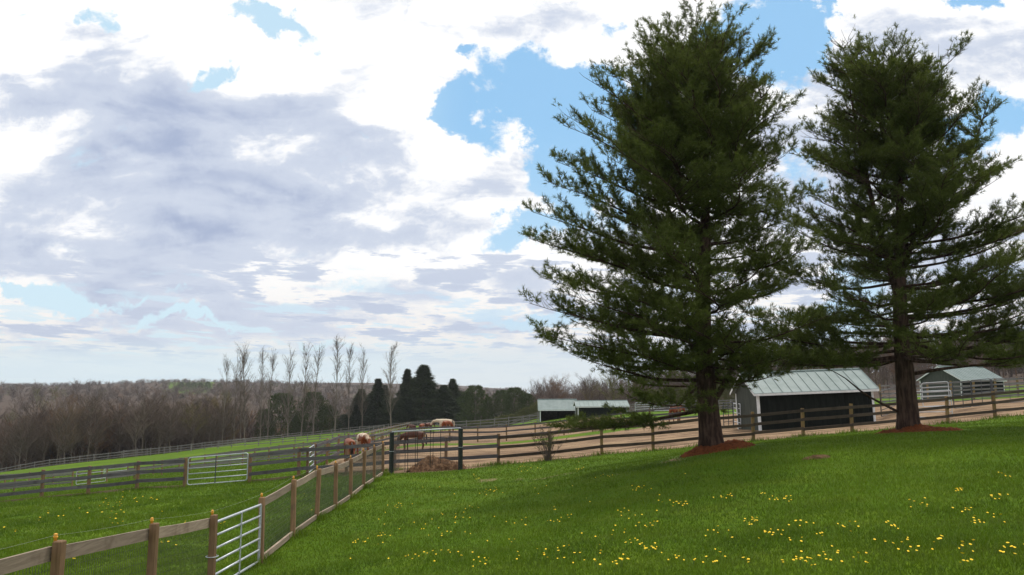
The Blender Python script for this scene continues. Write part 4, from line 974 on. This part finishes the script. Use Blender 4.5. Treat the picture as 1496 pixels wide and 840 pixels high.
# the wood behind: one mass
def stuff_wood(name, pts, seed, mat_w=None, scale_r=(.8, 1.15), keep=1.0, wscale=1.0, sink=0.0):
    rg = np.random.default_rng(seed); tris = []; 
    base = []
    for V in RV:
        tb = V[2]; tv = np.array(tb.v); tf = [f for f in tb.f if len(f) == 4]; tf = np.array(tf)
        tt = np.concatenate([tv[tf[:, [0,1,2]]], tv[tf[:, [0,2,3]]]]); base.append(np.concatenate([tt[::2], V[3]]))
    zs = ground(pts[:, 0], pts[:, 1]); cols = []
    for i, (x, y) in enumerate(pts):
        b = base[i % len(base)]; 
        if keep < 1: b = b[rg.random(len(b)) < keep]
        c = b.mean(1, keepdims=True); b = c + (b - c) * np.array([wscale, wscale, 1.0])
        a = rg.uniform(0, 6.28); s_ = rg.uniform(*scale_r); ca, sa = math.cos(a)*s_, math.sin(a)*s_
        q_ = np.empty_like(b); q_[..., 0] = b[..., 0]*ca - b[..., 1]*sa + x; q_[..., 1] = b[..., 0]*sa + b[..., 1]*ca + y; q_[..., 2] = b[..., 2]*s_ + zs[i] - .3 - sink*s_
        tris.append(q_); cols.append(np.full(len(q_), rg.random()))
    T = np.concatenate(tris); cc = np.concatenate(cols)
    me = npmesh(name, T.reshape(-1, 3), np.arange(len(T)*3).reshape(-1, 3))
    at = me.attributes.new('tint', 'FLOAT', 'FACE'); at.data.foreach_set('value', cc.astype(np.float32))
    print(name, len(T), 'tris')
    return tag(link(name, me, M['woodmass']), kind='stuff')
m, nt, b = new_mat('woodmass'); at = nt.new('ShaderNodeAttribute'); at.attribute_name = 'tint'
c = nt.mix(nt.ramp(at.outputs['Fac'], 0, .75, 0, 1, False), (.105,.083,.072), (.17,.130,.108)); c = nt.mix(nt.ramp(at.outputs['Fac'], .80, .86), c, (.17,.10,.055)); c = nt.mix(nt.ramp(at.outputs['Fac'], .93, .95), c, (.14,.14,.045))
nt.put(b.inputs['Base Color'], c); b.inputs['Roughness'].default_value = .95; b.inputs['Specular IOR Level'].default_value = .1; M['woodmass'] = m
def scatter(n, f_lo, f_hi, px0, px1, seed, power=1.0):
    rg = np.random.default_rng(seed); px = rg.uniform(px0, px1, n); az = (px - 748) / F; db = np.interp(az, az_k, d_k)
    y = db + f_lo + (f_hi - f_lo) * rg.random(n) ** power
    return np.stack([az * y, y], 1)
stuff_wood('bare_woodland', np.concatenate([scatter(480, 14, 130, -80, 372, 5), scatter(200, 60, 180, 380, 700, 15), scatter(500, 120, 520, -120, 900, 6), scatter(330, 60, 170, 780, 1620, 7)]), 3, keep=.8, wscale=1.6)
stuff_wood('distant_woodland', np.concatenate([scatter(2400, 420, 1150, -150, 950, 8, .8), scatter(260, 150, 330, 860, 1650, 9)]), 4, keep=.22, wscale=7, scale_r=(.55, .8), sink=6.0)

# ------------------------------------------------------------------ evergreens
def conifer_arrays(seed, H, w, kind):
    rg = np.random.default_rng(seed); rr = random.Random(seed); pos = []; dr = []; tb = MB()
    tb.tube([(0,0,-.3),(0,0,H*.5),(0,0,H*1.03)], [H*.02, H*.012, .012], 6, False)
    n = 2200
    for i in range(n):
        t = rr.random() ** .8; h = H * (.04 + .95 * t); az = rr.uniform(0, 6.283)
        if kind == 'spire': t = t ** 1.25; h = H * (.03 + .97*t); rmax = w * (1 - t) ** 1.12 * (.66 + .5*abs(math.sin(h*2.3+seed+az*.5))) * (1 + .25*math.sin(az*3+seed+h)) + .02
        else: rmax = w * math.sqrt(max(0, 1 - (abs(t - .35) / .68) ** 2.2)) * (1 + .2*math.sin(h*1.7+az*2+seed)) + .1
        r = rmax * rr.choice([rr.uniform(.4, .9), rr.uniform(.8, 1.3)]); d = Vector((math.cos(az), math.sin(az), rr.uniform(-.1, .5 if kind == 'spire' else .8))).normalized()
        pos.append((math.cos(az)*r, math.sin(az)*r, h)); dr.append(tuple(d))
    return tb.mesh('trunk'), tufts_mesh('crown', np.array(pos), np.array(dr), 12, .42, .075, rg, 1.2)
CV = {'spire': [conifer_arrays(300+i, 10, 2.6, 'spire') for i in range(3)], 'round': [conifer_arrays(310+i, 10, 4.0, 'round') for i in range(3)]}
ev = [(386,596,18,'round','cedar'),(411,573,36,'round','cedar'),(436,599,16,'round','cedar'),(457,571,36,'round','cedar'),(480,592,20,'round','cedar'),(503,604,16,'round','spruce'),(527,568,34,'spire','spruce'),(541,574,30,'spire','spruce'),(551,553,36,'spire','spruce'),(562,562,34,'spire','spruce'),(578,580,30,'round','spruce'),
      (594,539,38,'spire','spruce'),(606,566,34,'round','spruce'),(618,533,46,'spire','spruce'),(634,572,34,'round','spruce'),(648,562,34,'spire','spruce'),(661,553,38,'spire','spruce'),(677,570,30,'round','spruce'),
      (694,561,34,'round','cedar'),(713,578,14,'round','cedar'),(733,568,24,'round','cedar'),(752,564,30,'round','cedar'),(770,573,18,'round','cedar')]
for i, (px, ty, wpx, kind, mt) in enumerate(ev):
    d = 206 + (i * 7 % 5) * 2 if px < 690 else 190 + (i % 3)*4
    x, y = XY(px, d); z = gz(x, y); h = P(px, ty, d).z - z; V = CV[kind][i % 3]
    w_ = wpx / F * d / 2 / (2.6 if kind == 'spire' else 4.0)
    nm = 'spruce_tree' if mt == 'spruce' else 'cedar_tree'
    lb = ('dark pointed spruce' if kind == 'spire' else ('dark dense evergreen' if mt == 'spruce' else 'rounded green evergreen')) + ' behind the boundary fence, %s from the left in the evergreen row' % (ordn + ['fourteenth','fifteenth','sixteenth','seventeenth','eighteenth','nineteenth','twentieth','twenty-first','twenty-second','twenty-third'])[i]
    root = inst_tree(nm, lb, V, x, y, 1.0, random.uniform(0, 6.28), M['bark_grey'], M[mt], 'evergreens beyond the boundary fence')
    root.scale = (w_*(2.25 if kind == 'spire' else 1.12), w_*1.3, h / 10.0)
# a few evergreens on the far skyline
for i, (px, ty) in enumerate([(262,561),(272,560),(281,558),(290,560),(301,557),(318,561)]):
    d = 900; x, y = XY(px, d); z = gz(x, y); h = max(9, P(px, ty, d).z - z)
    root = inst_tree('skyline_tree', 'tiny dark tree on the far skyline above the green meadow, %s from the left' % ordn[i], CV['round'][i % 3], x, y, 1.0, i, M['bark_grey'], M['cedar'], 'skyline trees by the far meadow')
    root.scale = (h/10*.8, h/10*.8, h/10)
# low brush along the fence near the sheds
for i, (px, ty, wpx, hh) in enumerate([(698,0,26,3.2),(715,0,24,3.0),(738,0,20,3.4),(752,0,22,3.0),(772,0,22,3.4),(790,0,20,4.0),(960,0,30,4),(985,0,30,4.5),(1015,0,30,4),(1070,0,26,5)]):
    d = float(np.interp((px-748)/F, az_k, d_k)) + 4; x, y = XY(px, d)
    root = inst_tree('roadside_shrub', 'olive budding shrub behind the far fence, %s from the left among the shrubs' % ordn[i], CV['round'][i % 3], x, y, 1.0, i, M['bark_grey'], M['brush'], 'olive shrubs behind the far fence')
    w_ = wpx / F * d / 2 / 4.0; root.scale = (w_*1.3, w_*1.3, hh / 10)
for i, (px, d_, hh, mt) in enumerate([(1350,75,5.5,'cedar')][:0]): pass

# ------------------------------------------------------------------ small bare shrub by the fence
q_ = P(801, 674, 36.9); q_.z = gz(q_.x, q_.y)
root = empty('bare_shrub', q_, label='small scrubby shrub with bare stems and few green leaves at the lawn edge', cat='shrub'); root.scale = (1.25, 1.25, 1.2)
rr = random.Random(5); mb = MB(); lp = []; ld = []
for i in range(26):
    az = rr.uniform(0, 6.28); el = R(rr.uniform(48, 85)); L = rr.uniform(.6, 1.35); d = Vector((math.cos(az)*math.cos(el), math.sin(az)*math.cos(el), math.sin(el)))
    a = Vector((rr.uniform(-.1,.1), rr.uniform(-.1,.1), -.05)); e = a + d*L; m2 = a + d*L*.5 + Vector((0,0,.05))
    mb.tube([a, m2, e], [.018,.012,.004], 4, False)
    for k in range(5):
        c = m2.lerp(e, rr.random()); e2 = c + (d + Vector((rr.uniform(-.8,.8), rr.uniform(-.8,.8), rr.uniform(0,.6)))).normalized() * rr.uniform(.15,.4); mb.tube([c, e2], [.006,.003], 3, False); lp += [tuple(e2), tuple((c+e2)/2)]; ld += [tuple((e2-c).normalized())]*2
mb.obj('stem', M['bark_grey'], root); link('foliage', tufts_mesh('foliage', np.array(lp), np.array(ld), 4, .045, .022, rng, 1.2), M['brush'], root)

# ------------------------------------------------------------------ grass
def blades(name, x, y, h, w, rg, mat, droop=.5):
    n = len(x); z = ground(x, y) - .01; a = rg.uniform(0, 6.283, n); lean = rg.uniform(.1, droop, n) * h; b = rg.uniform(0, 6.283, n)
    V = np.empty((n, 3, 3)); V[:, 0] = np.stack([x - np.cos(a)*w/2, y - np.sin(a)*w/2, z], 1); V[:, 1] = np.stack([x + np.cos(a)*w/2, y + np.sin(a)*w/2, z], 1)
    V[:, 2] = np.stack([x + np.cos(b)*lean, y + np.sin(b)*lean, z + h], 1)
    me = npmesh(name, V.reshape(-1, 3), np.arange(n*3).reshape(-1, 3))
    at = me.attributes.new('tint', 'FLOAT', 'FACE'); at.data.foreach_set('value', rg.random(n).astype(np.float32))
    return tag(link(name, me, mat), kind='stuff')
def grass_mat(name, cols):
    m, nt, b = new_mat(name); at = nt.new('ShaderNodeAttribute'); at.attribute_name = 'tint'; geo = nt.new('ShaderNodeNewGeometry').outputs['Position']
    n = nt.noise(geo, .75, 5, .65); nL = nt.noise(geo, .16, 3, .6)
    c = nt.mix(nt.ramp(n, .35, .68), cols[0], cols[1]); c = nt.mix(nt.math('MULTIPLY', nt.ramp(nL, .40, .62), .65), c, cols[2]); n5 = nt.noise(geo, 2.6, 4, .6); c = nt.mix(nt.math('MULTIPLY', nt.ramp(n5, .52, .74), .55), c, (.045,.085,.006)); n6 = nt.noise(geo, 1.7, 5, .7); c = nt.mix(nt.math('MULTIPLY', nt.ramp(n6, .60, .74), .5), c, (.17,.16,.055))
    c = nt.mix(nt.math('MULTIPLY', nt.ramp(at.outputs['Fac'], .3, 1.0, 0, 1, False), .45), c, cols[3])
    sx = nt.new('ShaderNodeSeparateXYZ'); nt.put(sx.inputs[0], geo)
    st = nt.math('SINE', nt.math('ADD', nt.math('ADD', nt.math('MULTIPLY', sx.outputs[0], 1.1), nt.math('MULTIPLY', sx.outputs[1], 2.6)), nt.math('MULTIPLY', nL, 5.0)))
    c = nt.mix(nt.math('MULTIPLY', nt.ramp(st, .0, 1.0), .22), c, cols[3])
    nt.put(b.inputs['Base Color'], c); b.inputs['Roughness'].default_value = .55; b.inputs['Specular IOR Level'].default_value = .25
    tr = nt.new('ShaderNodeBsdfTranslucent'); nt.put(tr.inputs[0], c); mx = nt.new('ShaderNodeMixShader'); mx.inputs[0].default_value = .3
    nt.l.new(b.outputs[0], mx.inputs[1]); nt.l.new(tr.outputs[0], mx.inputs[2]); nt.l.new(mx.outputs[0], m.node_tree.nodes['Material Output'].inputs[0]); return m
M['grass'] = grass_mat('grass', [(.058,.112,.003), (.092,.168,.004), (.124,.208,.006), (.158,.210,.022)])
M['grass2'] = grass_mat('grass2', [(.058,.118,.003), (.100,.182,.005), (.14,.22,.008), (.165,.225,.020)])
rg = np.random.default_rng(12)
def field(n, px0, px1, d0, d1, keepf):
    px = rg.uniform(px0, px1, n); d = d0 * (d1 / d0) ** rg.random(n)
    x = (px - 748) / F * d; y = d; k = keepf(x, y); return x[k], y[k]
def f1d(x): return np.interp(x, f1x, f1y)
def not_dirt(x, y): return dirt_sd(x, y) < rg.normal(.0, .25, len(x))
def near_tree(x, y): return (np.hypot((x - T1.x - .35), (y - T1.y)*1.1) > 1.5 + rg.normal(0,.15,len(x))) & (np.hypot((x - T2.x - .35), (y - T2.y)*1.1) > 1.7 + rg.normal(0,.15,len(x)))
x, y = field(820000, 180, 2250, 4.0, 42, lambda x, y: (x > -5.25) & (y < f1d(x) + .1) & not_dirt(x, y) & near_tree(x, y))
d = np.hypot(x, y); blades('lawn_grass', x, y, rg.uniform(.03, .085, len(x)) * (1 + .2*np.sin(x*2.1)*np.sin(y*1.7)), .006 + d*.0007, rg, M['grass'], 1.0)
x, y = field(360000, -260, 640, 8.0, 100, lambda x, y: ((x < -5.35) | (y > 37)) & not_dirt(x, y) & ((y < 41) | (x < -10)))
cl = np.sin(x*1.9 + 2*np.sin(y*1.3)) * np.sin(y*1.6 + x*.5)
d = np.hypot(x, y); blades('pasture_grass', x, y, rg.uniform(.04, .13, len(x)) * (1 + .5*cl), .007 + d*.0009, rg, M['grass2'], .9)
# rank grass at post feet and beside the heap
xs = []; ys = []
for q_ in p0:
    k = 260; xs.append(q_.x + rg.normal(0, .16, k)); ys.append(q_.y + rg.normal(0, .25, k))
for i in range(len(pl)-1): pass
for (px, d_) in R1 + L1:
    cx, cy = XY(px, d_, 670); k = 130; xs.append(cx + rg.normal(0, .5, k)); ys.append(cy - .15 + rg.normal(0, .15, k))
xs = np.concatenate(xs); ys = np.concatenate(ys); blades('rank_grass', xs, ys, rg.uniform(.08, .24, len(xs)), .012 + np.hypot(xs, ys)*.0005, rg, M['grass2'], .8)

# ------------------------------------------------------------------ dandelions
def dand_mesh(seed):
    rr = random.Random(seed); mb = MB(); mb.tube([(0,0,0),(.004,0,.06),(0,0,.105)], .003, 4, False)
    st = mb.v[:], mb.f[:]
    hd = MB(); n = 12; c = (0, 0, .116); hd.v.append(c)
    for k in range(n): a = 6.283*k/n; hd.v.append((.022*math.cos(a)*rr.uniform(.85,1.1), .022*math.sin(a)*rr.uniform(.85,1.1), .112))
    for k in range(n): hd.f.append((0, 1+k, 1+(k+1)%n))
    b0 = len(hd.v); hd.v.append((0,0,.100))
    for k in range(n): hd.f.append((b0, 1+(k+1)%n, 1+k))
    v = hd.v + st[0]; o = len(hd.v); f = hd.f + [tuple(i+o for i in q) for q in st[1]]
    me = bpy.data.meshes.new('dandelion'); me.from_pydata(v, [], f); me.materials.append(M['dand']); me.materials.append(M['dand_stem'])
    for i, p_ in enumerate(me.polygons): p_.material_index = 0 if i < len(hd.f) else 1
    return me
DM = [dand_mesh(i) for i in range(4)]
clus = [(645,780,16,14),(660,762,14,8),(690,752,10,6),(600,775,8,8),(740,797,9,8),(770,815,10,10),(800,822,22,10),(835,823,24,14),(860,824,24,16),(893,785,10,12),(905,755,6,8),(930,808,16,10),(950,810,16,8),(680,818,12,10),(705,828,14,8),(640,815,7,4),(600,825,10,6),
        (758,773,8,10),(820,750,6,8),(850,735,5,8),(815,765,8,4),(1045,783,10,8),(1010,832,24,14),(1045,822,14,8),(1090,800,8,6),(1130,790,10,6),(1165,772,10,6),(1180,795,14,8),(1217,816,14,10),(1205,836,20,10),(1160,832,10,6),(1250,830,10,6),(1290,805,10,6),(1320,812,10,8),(1345,752,10,6),(1350,747,12,6),
        (1240,780,12,8),(1140,735,8,4),(1065,735,10,4),(1115,730,6,4),(1410,755,14,6),(1430,770,10,4),(1465,765,12,6),(1420,812,18,6),(1478,818,14,8),(1370,800,12,4),(1300,780,10,4),(1455,735,14,3),(1465,702,10,3),(1400,725,8,2),(700,700,16,4),(770,688,26,6),(850,690,30,4),(720,722,30,5),(940,722,30,5),(990,745,30,6),(1100,770,30,5),
        (560,790,26,6),(530,800,20,5),(580,745,30,6),(880,700,20,4),(905,830,12,5),(1090,835,20,6),(1408,834,14,6),(950,775,26,6)]
dl = 0
def put_dand(px, py, lb, grp, dmin=6, sz=1.0):
    g_ = G(px, py, dmin, 46)
    if g_ is None: return False
    o = bpy.data.objects.new('dandelion', random.choice(DM)); COL.objects.link(o); s_ = random.uniform(.75, 1.25) * sz; o.scale = (s_*.82, s_*.82, s_)
    o.location = g_; o.rotation_euler = (random.uniform(-.2,.2)-.25, random.uniform(-.2,.2), random.uniform(0, 6.28)); tag(o, lb, 'flower', grp); return True
rr = random.Random(3)
cl_all = []
for (cx, cy, n, sp) in clus:
    m_ = max(1, int(round(n * .36)))
    for k in range(m_): cl_all.append((cx + rr.gauss(0, sp * 1.6), cy + rr.gauss(0, sp * .55)))
rr.shuffle(cl_all)
extra_pts = []
for k in range(300): cx, cy, n, sp = rr.choice(clus + [(700,740,1,90),(650,760,1,60),(850,770,1,90),(760,700,1,60),(1100,760,1,120)]); extra_pts.append((cx + rr.gauss(0, sp*2.2), cy + rr.gauss(0, sp*.8)))
for (px, py) in cl_all[:225]:
    if py < 839: put_dand(px, py, 'yellow dandelion flowering in the mown lawn', 'dandelions in the mown lawn')
lc = [(95,755,4,14),(65,765,3,20),(200,728,5,20),(165,752,10,26),(140,745,6,24),(90,820,3,10),(165,770,5,10),(185,738,5,18),(245,805,4,14),(145,816,4,16),(10,780,3,10),(60,830,2,10),(220,735,5,14),(270,775,2,6),(300,780,3,6),(330,770,2,6)]
for (cx, cy, n, sp) in lc:
    for k in range(n): put_dand(cx + rr.gauss(0, sp), cy + rr.gauss(0, 4), 'yellow dandelion flowering in the field left of the yard fence', 'dandelions left of the yard fence', 14, 1.7)

V_ = []; F_ = []
for (px, py) in extra_pts:
    if py > 838: continue
    g_ = G(px, py, 6, 46)
    if g_ is None or (T1.xy - g_.xy).length < 2.2: continue
    s_ = rr.uniform(.45, .8); zz = g_.z + rr.uniform(.085, .11); b = len(V_)
    V_.append((g_.x, g_.y, zz + .006))
    for k in range(8): a = k*math.pi/4; V_.append((g_.x + .022*s_*math.cos(a), g_.y + .022*s_*math.sin(a), zz + .006*math.sin(a)))
    F_ += [(b, b+1+k, b+1+(k+1)%8) for k in range(8)]
tag(link('small_dandelions', npmesh('small_dandelions', np.array(V_), np.array(F_)), M['dand']), kind='stuff')
